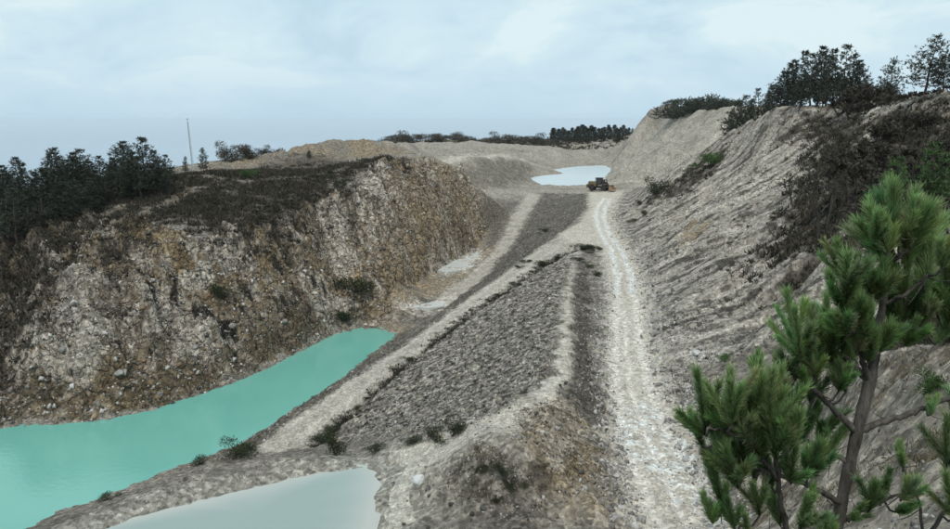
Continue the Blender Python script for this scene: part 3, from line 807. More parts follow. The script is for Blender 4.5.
pool('pond_water', wz(PU), -12.0, M_turq, 1.2)
def shallow_pool(name, poly, z, m, shore, deep_c, shore_c):
    p = np.array(poly); c = p.mean(0)
    q = []
    for i in range(len(p)):                       # finer outline
        a, b_ = p[i], p[(i + 1) % len(p)]
        k = max(2, int(np.hypot(*(b_ - a)) / 0.6))
        q += [a + (b_ - a) * t_k / k for t_k in range(k)]
    p = np.array(q); n = len(p)
    d = p - c; r_ = np.hypot(d[:, 0], d[:, 1])[:, None]; d = d / r_
    rings = [r_ + 0.6] + [np.maximum(r_ - shore * f * (0.6 + 0.8 * (0.5 + 0.5 * perlin(p[:, 0] * .5, p[:, 1] * .5, 7))[:, None]), 0.3) for f in (0.0, .15, .35, .6, 1.0)]
    fac = [0, 0, .3, .6, .85, 1.0]
    v = np.concatenate([np.concatenate([c + d * q_, np.full((n, 1), z)], 1) for q_ in rings] + [np.array([[c[0], c[1], z]])])
    cc = np.concatenate([np.tile(np.array(shore_c) * (1 - f) + np.array(deep_c) * f, (n, 1)) for f in fac] + [np.array([deep_c])])
    f4 = [(i * n + k, i * n + (k + 1) % n, (i + 1) * n + (k + 1) % n, (i + 1) * n + k) for i in range(len(rings) - 1) for k in range(n)]
    f3 = [((len(rings) - 1) * n + k, (len(rings) - 1) * n + (k + 1) % n, len(v) - 1) for k in range(n)]
    me = bpy.data.meshes.new(name); me.from_pydata([tuple(a) for a in v], [], f4 + f3)
    at = me.color_attributes.new('tint', 'FLOAT_COLOR', 'POINT')
    at.data.foreach_set('color', np.concatenate([cc, np.ones((len(cc), 1))], 1).astype(np.float32).ravel())
    import bmesh
    bm = bmesh.new(); bm.from_mesh(me); bmesh.ops.recalc_face_normals(bm, faces=bm.faces)
    if bm.faces[:][0].normal.z < 0: bmesh.ops.reverse_faces(bm, faces=bm.faces)
    bm.to_mesh(me); bm.free()
    o = put(name, me, m); tag(o, kind='structure')
    return o
for nd in list(M_pale.node_tree.nodes):
    if nd.type == 'VALTORGB': M_pale.node_tree.nodes.remove(nd)
vcn = N(M_pale.node_tree, 'ShaderNodeVertexColor', layer_name='tint')
M_pale.node_tree.links.new(vcn.outputs[0], M_pale.node_tree.nodes['Principled BSDF'].inputs['Base Color'])
shallow_pool('pond_water', wz(PP), -1.0, M_pale, 3.2, (0.27, 0.345, 0.32), (0.43, 0.44, 0.405))
pool('pond_water', wz(FP), -1.0, M_sky, 2.5)
for zp, q in PUD:
    pool('puddle', q, zp - 0.06, M_chalk, -0.5)
sea_m = water_mat('sea_water', (0.09, 0.17, 0.26), (0.10, 0.18, 0.27), 0.0004, 0.12, 0.5, 0.0)
me = bpy.data.meshes.new('sea')
S = 60000
ring = [(S * math.sin(R(a)), S * math.cos(R(a)), -370.0) for a in range(0, 360, 5)]
me.from_pydata(ring, [], [tuple(range(len(ring)))[::-1]])
tag(put('sea', me, sea_m), kind='structure')

#PART2
# ------------------------------------------------------------------ loose stones and heath (nobody could count them)
ICV = np.array([(x, y, z) for z in (-1, 1) for x, y in ((-1, -1), (1, -1), (1, 1), (-1, 1))], float) * 0.75
ICF = np.array([(3, 2, 1), (3, 1, 0), (4, 5, 6), (4, 6, 7), (0, 1, 5), (0, 5, 4), (1, 2, 6), (1, 6, 5), (2, 3, 7), (2, 7, 6), (3, 0, 4), (3, 4, 7)])
def rand_rot(n):
    q = rng.normal(size=(n, 4)); q /= np.linalg.norm(q, axis=1)[:, None]
    a, b, c, d = q.T
    return np.stack([np.stack([1 - 2 * (c * c + d * d), 2 * (b * c - a * d), 2 * (b * d + a * c)], -1), np.stack([2 * (b * c + a * d), 1 - 2 * (b * b + d * d), 2 * (c * d - a * b)], -1), np.stack([2 * (b * d - a * c), 2 * (c * d + a * b), 1 - 2 * (b * b + c * c)], -1)], 1)
def pick(mask, n):
    c = np.flatnonzero(mask)
    if len(c) == 0: return np.zeros(0), np.zeros(0), c
    k = rng.choice(c, n)
    d = np.hypot(X[k], Y[k]) * 0.004
    return X[k] + rng.normal(0, 1, n) * d, Y[k] + rng.normal(0, 1, n) * d, k
def stones(name, mask, n, smin, smax, cols, power=2.5):
    x, y, k = pick(mask, n)
    z = H(x, y)
    s = smin * (1 - rng.random(n) * (1 - (smin / smax) ** power)) ** (-1 / power)
    vv = ICV[None] * (1 + rng.normal(0, 0.25, (n, 8, 3))) * (s[:, None, None] * np.array([1.0, 0.75, 0.5])[None, None])
    vv = np.einsum('nij,nkj->nki', rand_rot(n), vv)
    vv += np.stack([x, y, z + s * 0.1], 1)[:, None]
    f = (ICF[None] + (np.arange(n) * 8)[:, None, None]).reshape(-1, 3)
    cc = np.array(cols)[rng.integers(0, len(cols), n)] * rng.uniform(0.75, 1.25, (n, 1))
    o = put(name, mk_mesh(name, vv.reshape(-1, 3), f, np.repeat(cc, 8, 0), False), M_stone)
    return o
GREYS = [(0.33, 0.32, 0.30), (0.24, 0.23, 0.21), (0.42, 0.41, 0.39), (0.13, 0.125, 0.115), (0.08, 0.075, 0.07), (0.28, 0.25, 0.2)]
vis = (np.abs(np.degrees(TH.ravel())) < 36) & (RRg.ravel() < 230) & (RRg.ravel() > 8)
tag(stones('rubble', vis & m_gs, 12000, 0.035, 0.22, GREYS, 2.5), 'angular grey rubble lying loose on the slope below the footpath', 'rubble', kind='stuff')
tag(stones('rubble', vis & m_rs & ~m_rscrub, 9000, 0.04, 0.34, GREYS, 2.5), 'broken grey rock rubble on the spoil slope beside the haul road', 'rubble', kind='stuff')
tag(stones('rubble', vis & m_cliff & ~sc_m, 6000, 0.09, 0.5, GREYS + [(0.27, 0.2, 0.12), (0.5, 0.48, 0.45)]), 'ochre and grey rock fragments caught on the cliff above the turquoise pond', 'rubble', kind='stuff')
tag(stones('rubble', vis & (m_strip | m_bank | m_bank2 | m_brown | m_ms), 5000, 0.05, 0.24, GREYS), 'dark gravel on the banks beside the tracks', 'gravel', kind='stuff')
tag(stones('rubble', vis & m_nearhill & (Y > 8), 2500, 0.02, 0.16, GREYS), 'small pale stones on the hillside below the pine', 'gravel', kind='stuff')
de2 = dist_line(wz(RR), X, Y, 3); de3 = dist_line(wz(RL), X, Y, 3)
tag(stones('rubble', vis & ((de2 < 1.4) | (de3 < 0.9)) & (Y < 200), 3500, 0.07, 0.34, [(0.45, 0.44, 0.42), (0.35, 0.34, 0.32), (0.2, 0.19, 0.18)]), 'pale stones pushed to the edges of the haul road', 'gravel', kind='stuff')
tag(stones('rubble', vis & (m_road | m_track | m_path2 | m_berm) & (Y < 150), 5000, 0.03, 0.12, [(0.45, 0.44, 0.42), (0.33, 0.32, 0.3), (0.2, 0.19, 0.18)]), 'fine gravel scattered over the tracks and the pond berm', 'gravel', kind='stuff')

def blade_mesh(c, d, ln, wd, bend=0.0):
    n = len(c)
    d = d / np.maximum(np.linalg.norm(d, axis=1), 1e-6)[:, None]
    r = rng.normal(size=(n, 3)); s = np.cross(d, r); s /= np.maximum(np.linalg.norm(s, axis=1), 1e-6)[:, None]
    a = c - s * (wd / 2)[:, None]; b = c + s * (wd / 2)[:, None]; t = c + d * ln[:, None]
    return np.stack([a, b, t], 1).reshape(-1, 3)
def tufts(name, mask, n, hmin, hmax, nb, cols, wfac=0.10):
    x, y, k = pick(mask, n)
    z = H(x, y)
    h = rng.uniform(hmin, hmax, n)
    c = np.repeat(np.stack([x, y, z - 0.03], 1), nb, 0); hh = np.repeat(h, nb)
    c[:, :2] += rng.normal(0, 1, (n * nb, 2)) * (hh * 0.45)[:, None]
    d = np.concatenate([rng.normal(0, 0.75, (n * nb, 2)), np.full((n * nb, 1), 1.0)], 1)
    v = blade_mesh(c, d, hh * rng.uniform(0.6, 1.2, n * nb), hh * wfac * rng.uniform(0.7, 1.6, n * nb))
    cc = np.repeat(np.array(cols)[rng.integers(0, len(cols), n)] * rng.uniform(0.7, 1.3, (n, 1)), nb, 0)
    return put(name, mk_mesh(name, v, np.arange(n * nb * 3).reshape(-1, 3), np.repeat(cc, 3, 0), False), M_heath)
HE = [(0.065, 0.057, 0.045), (0.045, 0.046, 0.032), (0.09, 0.075, 0.055), (0.04, 0.038, 0.03)]
tag(tufts('heath', vis & scz, 15000, 0.22, 0.9, 12, HE, 0.2), 'dark brown heather and gorse covering the top of the cliff', 'heath', kind='stuff')
tag(tufts('heath', vis & (rng.random(len(X)) < f_rscrub * .8), 3200, 0.25, 0.8, 12, HE, 0.22), 'dark heather growing in the gully of the spoil slope', 'heath', kind='stuff')
tag(tufts('dry_grass', vis & (m_ms | m_brown) & (nB + .4 * nC > .12), 1300, 0.08, 0.26, 9, [(0.10, 0.09, 0.06), (0.05, 0.052, 0.035), (0.17, 0.14, 0.09)], 0.12), 'dry grass and weeds on the mound beside the pale pond', 'grass', kind='stuff')
tag(tufts('heath', vis & (m_strip | m_bank | m_bank2) , 2600, 0.08, 0.3, 14, [(0.06, 0.056, 0.044), (0.10, 0.09, 0.07)], 0.12), 'sparse dark weeds on the banks beside the tracks', 'weeds', kind='stuff')
tag(tufts('heath', vis & m_cliff & ~sc_m & (fbm(X, Y, 5, 3, 301) > 0.28), 1300, 0.2, 0.55, 14, HE, 0.15), 'dark tufts of scrub clinging to the ochre cliff face', 'scrub', kind='stuff')
tag(tufts('heath', vis & m_rs & (fbm(X, Y, 6, 3, 305) > 0.15), 2300, 0.12, 0.4, 14, HE, 0.14), 'low dark weeds dotted over the grey spoil slope', 'weeds', kind='stuff')
tag(tufts('dry_grass', vis & m_nearhill & (Y > 9) & (nA > 0.1), 1800, 0.06, 0.22, 9, [(0.12, 0.10, 0.06), (0.06, 0.065, 0.035), (0.2, 0.17, 0.11)], 0.10), 'dry grass on the hillside below the pine', 'grass', kind='stuff')
tag(tufts('heath', vis & (np.abs(dd - .3) < .55) & (fbm(X, Y, 4, 3, 101) > -.2), 1500, 0.15, 0.45, 14, HE[1:2] + HE[3:], 0.14), 'dark weeds growing in the ditch of the sloping track', 'weeds', kind='stuff')
farv = (np.abs(np.degrees(TH.ravel())) < 36)
tag(tufts('heath', farv & (Y > 400) & (Y < 520) & (X > -90) & (X < 150), 2500, 0.7, 1.8, 10, HE, 0.3), 'far strip of dark scrub along the edge of the quarry plateau', 'scrub', kind='stuff')

# ------------------------------------------------------------------ trees and shrubs
def tri_mesh(name, v):
    return mk_mesh(name, v, np.arange(len(v)).reshape(-1, 3), None, False)
def pine_proto(h, seed, spread=0.30, dens=1.0, blade=0.34, gaps=0.15, low=0.12, lean=0.03):
    rs = random.Random(seed)
    m = MB()
    pts, rad = [], []
    ax, ay = rs.uniform(-lean, lean), rs.uniform(-lean, lean)
    for i in range(9):
        t = i / 8
        pts.append(Vector((ax * h * t * t + rs.uniform(-.01, .01) * h, ay * h * t * t + rs.uniform(-.01, .01) * h, h * t * 0.97)))
        rad.append(max(0.018, h * 0.016 * (1 - t) + 0.01))
    m.tube(pts, rad, 6)
    cs, ds, ls = [], [], []
    def at(t):
        q = min(t * 8, 7.999); i = int(q)
        return pts[i].lerp(pts[i + 1], q - i)
    t = low
    while t < 0.985:
        nb = rs.randint(4, 6)
        a0 = rs.uniform(0, 6.28)
        for b in range(nb):
            if rs.random() < gaps: continue
            a = a0 + b * 6.28 / nb + rs.uniform(-.4, .4)
            prof = (1 - t) ** 0.75 * min(1, 0.45 + t * 2.2)
            ln = h * spread * prof * rs.uniform(0.55, 1.2) + 0.18
            up = rs.uniform(0.05, 0.45) + 0.5 * t
            p0 = at(t)
            mid = p0 + Vector((math.cos(a) * ln * .55, math.sin(a) * ln * .55, up * ln * .3))
            end = p0 + Vector((math.cos(a) * ln, math.sin(a) * ln, up * ln))
            m.tube([p0, mid, end], [0.008 * h * (1 - t) * .5 + 0.008, 0.008, 0.004], 3)
            k = max(3, int(ln / (blade * 0.45) * dens))
            for j in range(k):
                f = 0.22 + 0.8 * (j + rs.random()) / k
                c = (p0.lerp(mid, f / .5) if f < .5 else mid.lerp(end, min((f - .5) / .5, 1.05)))
                c = c + Vector((rs.gauss(0, .10), rs.gauss(0, .10), rs.gauss(0.03, .09))) * (ln * .9 + .2)
                for q in range(9):
                    cs.append(c + Vector((rs.gauss(0, .06), rs.gauss(0, .06), rs.gauss(0, .06))))
                    ds.append(Vector((math.cos(a) * .5 + rs.gauss(0, .6), math.sin(a) * .5 + rs.gauss(0, .6), .55 + rs.gauss(0, .5))))
                    ls.append(blade * rs.uniform(.5, 1.1))
        t += rs.uniform(0.035, 0.06) * (1.0 if h > 5 else 1.6)
    for q in range(14):
        cs.append(at(0.97)); ds.append(Vector((rs.gauss(0, .4), rs.gauss(0, .4), 1))); ls.append(blade * 1.1)
    cs = np.array([tuple(c) for c in cs]); ds = np.array([tuple(d) for d in ds]); ls = np.array(ls)
    crown = tri_mesh('crown', blade_mesh(cs, ds, ls, ls * 0.28))
    me = bpy.data.meshes.new('trunk'); me.from_pydata(m.v, [], m.f); me.validate()
    return me, crown, h
def twig_proto(h, seed, leaf=1.0, spread=0.5, stems=4, blade=0.22):
    rs = random.Random(seed)
    m = MB()
    cs, ds, ls = [], [], []
    def grow(p, d, ln, r, lv):
        q = p + d * ln * .5 + Vector((rs.gauss(0, .06), rs.gauss(0, .06), rs.gauss(0, .04))) * ln
        e = p + d * ln
        m.tube([p, q, e], [r, r * .8, r * .6], 4 if lv == 0 else 3)
        if lv >= 1:
            k = int((3 if lv == 1 else 9) * leaf)
            for j in range(k):
                c = p.lerp(e, rs.uniform(.2, 1.1)) + Vector((rs.gauss(0, .1), rs.gauss(0, .1), rs.gauss(0, .1))) * ln
                for z in range(4):
                    cs.append(c); ds.append(d + Vector((rs.gauss(0, .8), rs.gauss(0, .8), rs.gauss(.2, .7)))); ls.append(blade * rs.uniform(.5, 1.2))
        if lv < 3:
            for j in range(rs.randint(3, 4)):
                nd = (d + Vector((rs.gauss(0, .5), rs.gauss(0, .5), rs.gauss(.12, .35)))).normalized()
                grow(p.lerp(e, rs.uniform(.45, 1)), nd, ln * rs.uniform(.45, .75), r * .5, lv + 1)
    for s in range(stems):
        a = s * 6.28 / stems + rs.uniform(-.5, .5)
        d = Vector((math.cos(a) * spread * rs.uniform(.3, 1), math.sin(a) * spread * rs.uniform(.3, 1), 1)).normalized()
        grow(Vector((math.cos(a) * .05 * h, math.sin(a) * .05 * h, -0.05 * h)), d, h * rs.uniform(.36, .5), h * 0.018, 0)
    cs = np.array([tuple(c) for c in cs]); ds = np.array([tuple(d) for d in ds]); ls = np.array(ls)
    crown = tri_mesh('crown', blade_mesh(cs, ds, ls, ls * 0.4))
    me = bpy.data.meshes.new('trunk'); me.from_pydata(m.v, [], m.f); me.validate()
    return me, crown, h
def shrub_proto(h, seed, n=1700, blade=0.10, wide=0.75):
    rs = np.random.default_rng(seed)
    lob = rs.normal(0, 1, (7, 3)) * np.array([wide * .55, wide * .55, 0.22]) * h + np.array([0, 0, h * .45])
    k = rs.integers(0, 7, n)
    d = rs.normal(0, 1, (n, 3)); d /= np.linalg.norm(d, axis=1)[:, None]
    c = lob[k] + d * h * rs.uniform(.12, .42, (n, 1)) * np.array([1.1, 1.1, .8])
    c[:, 2] = np.maximum(c[:, 2], 0.02)
    dd = d + np.array([0, 0, .5]) + rs.normal(0, .5, (n, 3))
    ls = blade * h * rs.uniform(.6, 1.5, n)
    crown = tri_mesh('foliage', blade_mesh(c, dd, ls, ls * .42))
    m = MB()
    for l in lob:
        m.tube([(0, 0, -.05 * h), tuple(l * .5), tuple(l)], [.03 * h, .02 * h, .008 * h], 3)
    me = bpy.data.meshes.new('stem'); me.from_pydata(m.v, [], m.f); me.validate()
    return me, crown, h
PINES = [pine_proto(8, s, sp, de, bl, ga, lo) for s, sp, de, bl, ga, lo in ((1, .30, 1.0, .36, .15, .10), (2, .26, 1.1, .34, .2, .14), (3, .34, .9, .38, .25, .08), (4, .22, 1.0, .34, .15, .2), (5, .30, .8, .36, .35, .22))]
SPARSE = [pine_proto(8, s, .36, .85, .34, .38, .2, .10) for s in (11, 12, 13)]
FARP = [pine_proto(7, s, .32, .55, .6, .1, .06) for s in (21, 22, 23)]
TWIG = [twig_proto(4, s, 1.0, .6, 4) for s in (31, 32, 33)]
BARE = [twig_proto(5, s, .35, .5, 3, .16) for s in (41, 42)]
SHRUB = [shrub_proto(1.0, s) for s in (51, 52, 53, 54)]
def copy_me(me, mt):
    key = (me.name, mt.name)
    if key not in copy_me.c:
        q = me.copy(); q.materials.clear(); q.materials.append(mt); copy_me.c[key] = q
    return copy_me.c[key]
copy_me.c = {}
def plant(name, proto, x, y, h, label, cat, group, crown_m, wood_m, z=None, sink=0.05, wide=1.0, names_=('trunk', 'crown')):
    tr, cr_, ph = proto
    s = h / ph
    w1 = wide * random.uniform(.85, 1.2)
    o = empty(name, (x, y, (float(H(x, y)) if z is None else z) - sink), random.uniform(0, 6.28), (s * w1, s * wide, s))
    o.rotation_euler = (random.gauss(0, .04), random.gauss(0, .04), o.rotation_euler[2])
    tag(o, label, cat, group)
    put(names_[0], copy_me(tr, wood_m), None, o)
    put(names_[1], copy_me(cr_, crown_m), None, o)
    return o
def tree_top(name, protos, u, vtop, D, label, group, cm=None, wide=1.0, cat='tree', hmin=1.2, wood=None):
    x, y, zt = PD(u, vtop, D)
    z0 = float(H(x, y))
    return plant(name, random.choice(protos), x, y, max(hmin, zt - z0 + 0.1), label, cat, group, cm or M_darkpine, wood or M_bark, z0, 0.1, wide)
LG = 'dark pines on the heath above the cliff'
for u, vt, D in ((-14, 160, 118), (2, 165, 116), (15, 156, 124), (28, 162, 117), (38, 168, 112), (48, 150, 122), (56, 146, 119), (70, 152, 116), (78, 148, 123), (90, 160, 118), (98, 155, 126), (108, 164, 119), (120, 141, 125), (130, 150, 120), (143, 136, 122), (152, 150, 127), (165, 154, 128), (60, 178, 110), (20, 176, 108), (5, 172, 112), (32, 170, 110), (45, 166, 114), (64, 163, 113), (84, 168, 112), (95, 170, 114), (112, 158, 122), (137, 156, 118), (158, 160, 122), (74, 160, 118), (-5, 178, 106), (126, 160, 118), (10, 188, 103), (40, 186, 105), (72, 182, 108), (88, 180, 110), (52, 170, 112)):
    lb = ('tallest pine of the cliff top wood, on its side towards the lattice mast' if vt <= 136 else
          'tall pine whose top stands above the rest of the cliff top wood' if vt < 151 else
          'low pine along the downhill front of the cliff top wood' if D < 113 else 'middling dark pine packed inside the cliff top wood')
    tree_top('pine_tree', PINES, u, vt, D, lb, LG, wide=1.45)
for u, vt, D in ((5, 200, 108), (35, 205, 105), (85, 185, 113), (105, 183, 116), (135, 178, 120), (160, 172, 126), (-10, 190, 112), (50, 195, 110), (118, 176, 121), (68, 188, 112)):
    tree_top('heath_shrub', TWIG, u, vt, D, 'tall dark shrub filling in below the pines on the cliff top', 'tall shrubs under the cliff top pines', M_olive, 1.5, 'shrub')
tree_top('pine_tree', PINES[3:4], 202, 147, 142, 'lone slender pine beside the thin lattice mast', None, wide=1.25)
tree_top('pine_sapling', PINES[3:4], 184, 156, 138, 'tiny pine sapling at the foot of the lattice mast', None)
for u, vt, D in ((225, 146, 172), (232, 152, 170), (246, 146, 176), (250, 149, 174), (264, 148, 180), (276, 146, 184)):
    tree_top('shrub', SHRUB, u, vt, D, 'small dark shrub on the crest of the long spoil heap', 'shrubs along the crest of the spoil heap', M_olive, 1.0, 'shrub', 0.9)
tree_top('pine_sapling', PINES, 309, 150, 160, 'solitary dark young pine in front of the ochre spoil heap', None, wide=1.2)
for u in (387, 395, 403, 412, 421, 429, 440, 449, 458, 470, 485, 497, 510, 524, 536, 545):
    vt = 136 if u < 430 else random.uniform(135, 138)
    tree_top('far_shrub', SHRUB + FARP[:1], u + random.uniform(-2, 2), vt - random.uniform(0, 2.5), 415 + random.uniform(-10, 10), 'far dark bush on the plateau rim beyond the blue pond', 'far bushes on the plateau rim', M_olive, 1.6, 'shrub', 2.0)
for i in range(26):
    u = 553 + i * 3.2 + random.uniform(-1, 1)
    vt = 131 - 5 * math.sin((u - 550) / 85 * 2.6) + random.uniform(-2, 2.5)
    tree_top('far_pine', FARP, u, vt, 440 + random.uniform(-12, 14), 'far dark pine in the row on the plateau beyond the blue pond', 'far row of pines beyond the blue pond', None, 1.3)
for i in range(22):
    u = 671 + i * 3.0 + random.uniform(-1.5, 1.5)
    vt = 101 + 2.5 * math.sin(i * 1.3) + random.uniform(-5, 4)
    tree_top('hilltop_pine', FARP + SHRUB[:2], u, vt, 330 - i * 3.2 + random.uniform(-4, 12), 'dark scrubby tree on the hilltop above the bare sandy ramp', 'trees above the sandy ramp', None, random.uniform(.9, 1.5))
for u, vt, D in ((732, 110, 152), (738, 100, 168), (746, 94, 160), (752, 98, 150), (760, 88, 148), (768, 92, 146), (774, 84, 142)):
    tree_top('hilltop_pine', PINES, u, vt, D, 'pine at the top edge of the grey spoil slope, left of the tall clump', 'pines on the spoil slope edge', None, 1.25)
for u, vt, D in ((783, 70, 136), (790, 62, 133), (797, 58, 130), (806, 50, 133), (814, 52, 128), (822, 46, 131), (830, 54, 127), (838, 48, 130), (848, 44, 128), (855, 54, 124), (862, 60, 122), (802, 74, 126), (826, 72, 124), (845, 76, 122)):
    tree_top('hilltop_pine', PINES + SPARSE[:1], u, vt, D, 'shorter dark pine in front of the tall clump crowning the spoil slope' if vt > 66 else 'tall dark pine in the dense clump crowning the spoil slope', 'tall pine clump crowning the spoil slope', None, 1.2)
for u, vt, D in ((858, 80, 116), (868, 76, 114), (878, 82, 110), (886, 88, 106), (896, 90, 101), (842, 92, 117), (852, 98, 113), (870, 98, 108), (884, 102, 104), (905, 92, 97), (915, 88, 95), (940, 86, 90), (952, 84, 86), (925, 94, 92)):
    tree_top('brush', TWIG, u, vt, D, 'brownish twiggy brush on the hilltop right of the tall pine clump', 'twiggy brush on the hilltop', M_olive, 1.4, 'shrub')
tree_top('pine_sapling', SPARSE, 893, 56, 112, 'thin see-through pine sapling standing above the twiggy hilltop brush', None)
tree_top('pine_tree', SPARSE, 931, 34, 90, 'open-crowned pine on the hilltop with sky showing between its branches', None, wide=1.35)
tree_top('pine_tree', SPARSE[1:2], 948, 50, 88, 'smaller open-crowned pine crowded behind the larger one on the hilltop', None, wide=1.2)
for u, v, hp, lab in ((824, 238, 95, 'bare twiggy tree rising from the dark heather gully of the spoil slope'), (795, 205, 48, 'small bare tree up-slope of the heather gully')):
    x, y, z = cast(u, v, H)
    plant('bare_tree', BARE[0 if hp > 60 else 1], x, y, hp * y / FPX, lab, 'tree', None, M_olive, M_twig, z)
for u, v, hp, D_ in ((850, 205, 60, 0), (885, 185, 55, 0), (900, 215, 65, 0), (930, 200, 70, 0), (866, 235, 50, 0), (915, 165, 45, 0), (945, 150, 40, 0), (880, 150, 34, 0), (900, 140, 34, 0), (925, 140, 30, 0), (940, 180, 50, 0), (872, 185, 40, 0), (955, 240, 60, 0), (890, 240, 50, 0), (840, 175, 36, 0)):
    x, y, z = cast(u, v, H)
    plant('young_tree', random.choice(BARE + TWIG), x, y, hp * y / FPX, 'leggy dark shrub on the high part of the slope behind the near pine' if v < 190 else 'leggy dark shrub on the lower slope behind the near pine', 'shrub', 'leggy shrubs behind the near pine', M_olive, M_twig, z, wide=1.2)
def shrub_at(u, v, wpx, label, group=None, cm=None, name='shrub', flat_=1.0):
    x, y, z = cast(u, v, H)
    dist = math.sqrt(x * x + y * y + (z - CAMZ) ** 2)
    return plant(name, random.choice(SHRUB), x, y, wpx * 0.62 * dist / FPX * flat_, label, 'shrub', group, cm or M_gorse, M_twig, z, 0.03, 1.15 / flat_, ('stem', 'foliage'))
shrub_at(358, 292, 30, 'round dark bush at the foot of the cliff by the head of the turquoise pond')
shrub_at(345, 322, 18, 'small dark bush at the water line below the round cliff bush')
shrub_at(222, 298, 20, 'dark bush growing halfway up the cliff above the turquoise pond')
shrub_at(452, 437, 24, 'green-topped dark bush at the low end of the footpath')
shrub_at(436, 439, 20, 'dark bush adjoining the green-topped one at the end of the footpath')
shrub_at(412, 445, 16, 'flat dark bush on the berm between the footpath and the pale pond', flat_=.7)
shrub_at(376, 452, 16, 'flat dark bush at the corner of the pale pond berm', flat_=.7)
shrub_at(335, 455, 20, 'upright dark bush where the sloping track meets the berm', flat_=1.5)
shrub_at(238, 458, 30, 'wide dark bush at the foot of the sloping track by the turquoise water', flat_=.7)
shrub_at(200, 465, 14, 'small dark bush on the water side of the berm', flat_=.7)
shrub_at(108, 500, 14, 'flat dark bush hanging over the turquoise water from the berm', flat_=.6)
shrub_at(710, 168, 20, 'fresh green bush near the top of the grey spoil slope', cm=M_fresh)
shrub_at(655, 196, 20, 'dark bush on the low end of the grey spoil slope')
shrub_at(248, 178, 12, 'fresh green shrub on the heath behind the cliff', cm=M_fresh)
shrub_at(338, 186, 10, 'dark green shrub on the pale rim of the cliff')
shrub_at(725, 362, 12, 'little bright green shrub on the ledge beside the haul road', cm=M_fresh)
for u, v, wpx in ((503, 478, 20), (514, 490, 18), (480, 470, 10), (497, 502, 9)):
    shrub_at(u, v, wpx, 'low grey-green weed bush on the mound beside the pale pond', 'weed bushes on the mound', flat_=.8)
for i in range(17):
    t = min(1, max(0, (i + random.uniform(-.45, .45)) / 16))
    P_ = [(q[0], q[1]) for q in DL]
    k = t * (len(P_) - 1.001); a = int(k); f = k - a
    u = P_[a][0] * (1 - f) + P_[a + 1][0] * f + random.uniform(-2, 2); v = P_[a][1] * (1 - f) + P_[a + 1][1] * f + random.uniform(-1, 2)
    shrub_at(u, v, random.choice((6, 8, 9, 12, 17)), 'low dark gorse bush along the ditch of the sloping track', 'gorse bushes along the track ditch', flat_=.55)
for u, v in ((583, 250), (592, 251), (600, 250), (590, 268), (596, 276), (578, 262), (545, 232), (528, 262), (519, 268), (640, 205), (632, 222), (645, 215)):
    shrub_at(u, v, random.uniform(7, 11), 'low dark gorse bush around the junction of haul road and track', 'gorse bushes round the junction', flat_=.6)

# ------------------------------------------------------------------ boulders that can be told apart
def boulder(u, v, wpx, c, label, group=None, flat_=0.7):
    x, y, z = cast(u, v, H)
    r = wpx / 2 * math.sqrt(x * x + y * y + (z - CAMZ) ** 2) / FPX
    import bmesh
    bm = bmesh.new(); bmesh.ops.create_icosphere(bm, subdivisions=2, radius=1)
    for q in bm.verts:
        n = float(perlin(np.array([q.co.x * 1.3 + u]), np.array([q.co.y * 1.3 + q.co.z * 1.7 + v]))[0])
        q.co *= 1 + 0.35 * n + random.uniform(-.05, .05)
        q.co = Vector((q.co.x * r, q.co.y * r * .8, q.co.z * r * flat_))
    me = bpy.data.meshes.new('boulder'); bm.to_mesh(me); bm.free()
    o = put('boulder', me, c); o.location = (x, y, z + r * flat_ * .35); o.rotation_euler = (0, 0, random.uniform(0, 6))
    tag(o, label, 'boulder', group)
M_bw = plain('pale_boulder', (0.55, 0.56, 0.56), .9, .2, 3)
M_bg = plain('grey_boulder', (0.24, 0.23, 0.215), .9, .35, 3)
M_bd = plain('dark_boulder', (0.06, 0.057, 0.052), .9, .35, 3)
boulder(419, 483, 14, M_bw, 'white boulder on the pale ground beside the corner of the pond', flat_=.9)
boulder(697, 354, 10, M_bw, 'pale rock on the ledge beside the haul road', flat_=.5)
for u, v in ((404, 526), (428, 528), (451, 505), (472, 515), (560, 386), (566, 384)):
    boulder(u, v, random.uniform(4, 6), M_bd, 'small dark stone lying on the pale trodden ground', 'dark stones on the pale ground')
for i in range(16):
    u, v = random.choice([(655, 310), (660, 340), (672, 370), (684, 395), (690, 412), (650, 285), (700, 440), (708, 462)])
    boulder(u + random.uniform(-6, 7), v + random.uniform(-14, 14), random.uniform(4, 9), M_bg, 'grey boulder in the stony verge between the haul road and the spoil slope', 'boulders along the haul road verge')
for u, v, wp in ((195, 349, 7), (64, 355, 8), (120, 378, 9), (232, 330, 8), (285, 322, 7), (160, 395, 7)):
    boulder(u, v, wp, M_bg, 'grey boulder lodged in the cliff face above the turquoise pond', 'boulders in the cliff face')

# ------------------------------------------------------------------ wheel loader on the platform
M_yel = plain('dusty_yellow_paint', (0.17, 0.13, 0.07), .6, .25, 1.2)
M_tan = plain('dusty_steel_bucket', (0.26, 0.19, 0.12), .7, .3, 1.2)
M_blk = plain('black_frame_steel', (0.025, 0.024, 0.022), .6, .3, 2)
M_tyre = plain('tyre_rubber', (0.028, 0.027, 0.026), .9, .3, 3)
M_glass, gt, gb = mat('cab_glass', .08, .6)
gn = N(gt, 'ShaderNodeTexNoise'); gr_ = ramp(gt, [(0, (.03, .04, .045)), (1, (.07, .08, .09))]); gt.links.new(gn.outputs[0], gr_.inputs[0]); gt.links.new(gr_.outputs[0], gb.inputs['Base Color'])
lx, ly, lz_ = cast(600, 190.5, H)
ldr = empty('wheel_loader', (lx, ly, float(H(lx, ly)) - .03), R(-32), (0.96, 0.96, 1.08))
tag(ldr, 'dusty yellow wheel loader with its bucket lowered on the haul road platform', 'wheel loader')
MB().box((-2.3, 0, 1.75), (2.7, 1.7, 1.25), taper=.9).build('engine_hood', M_yel, ldr, bev=.12)
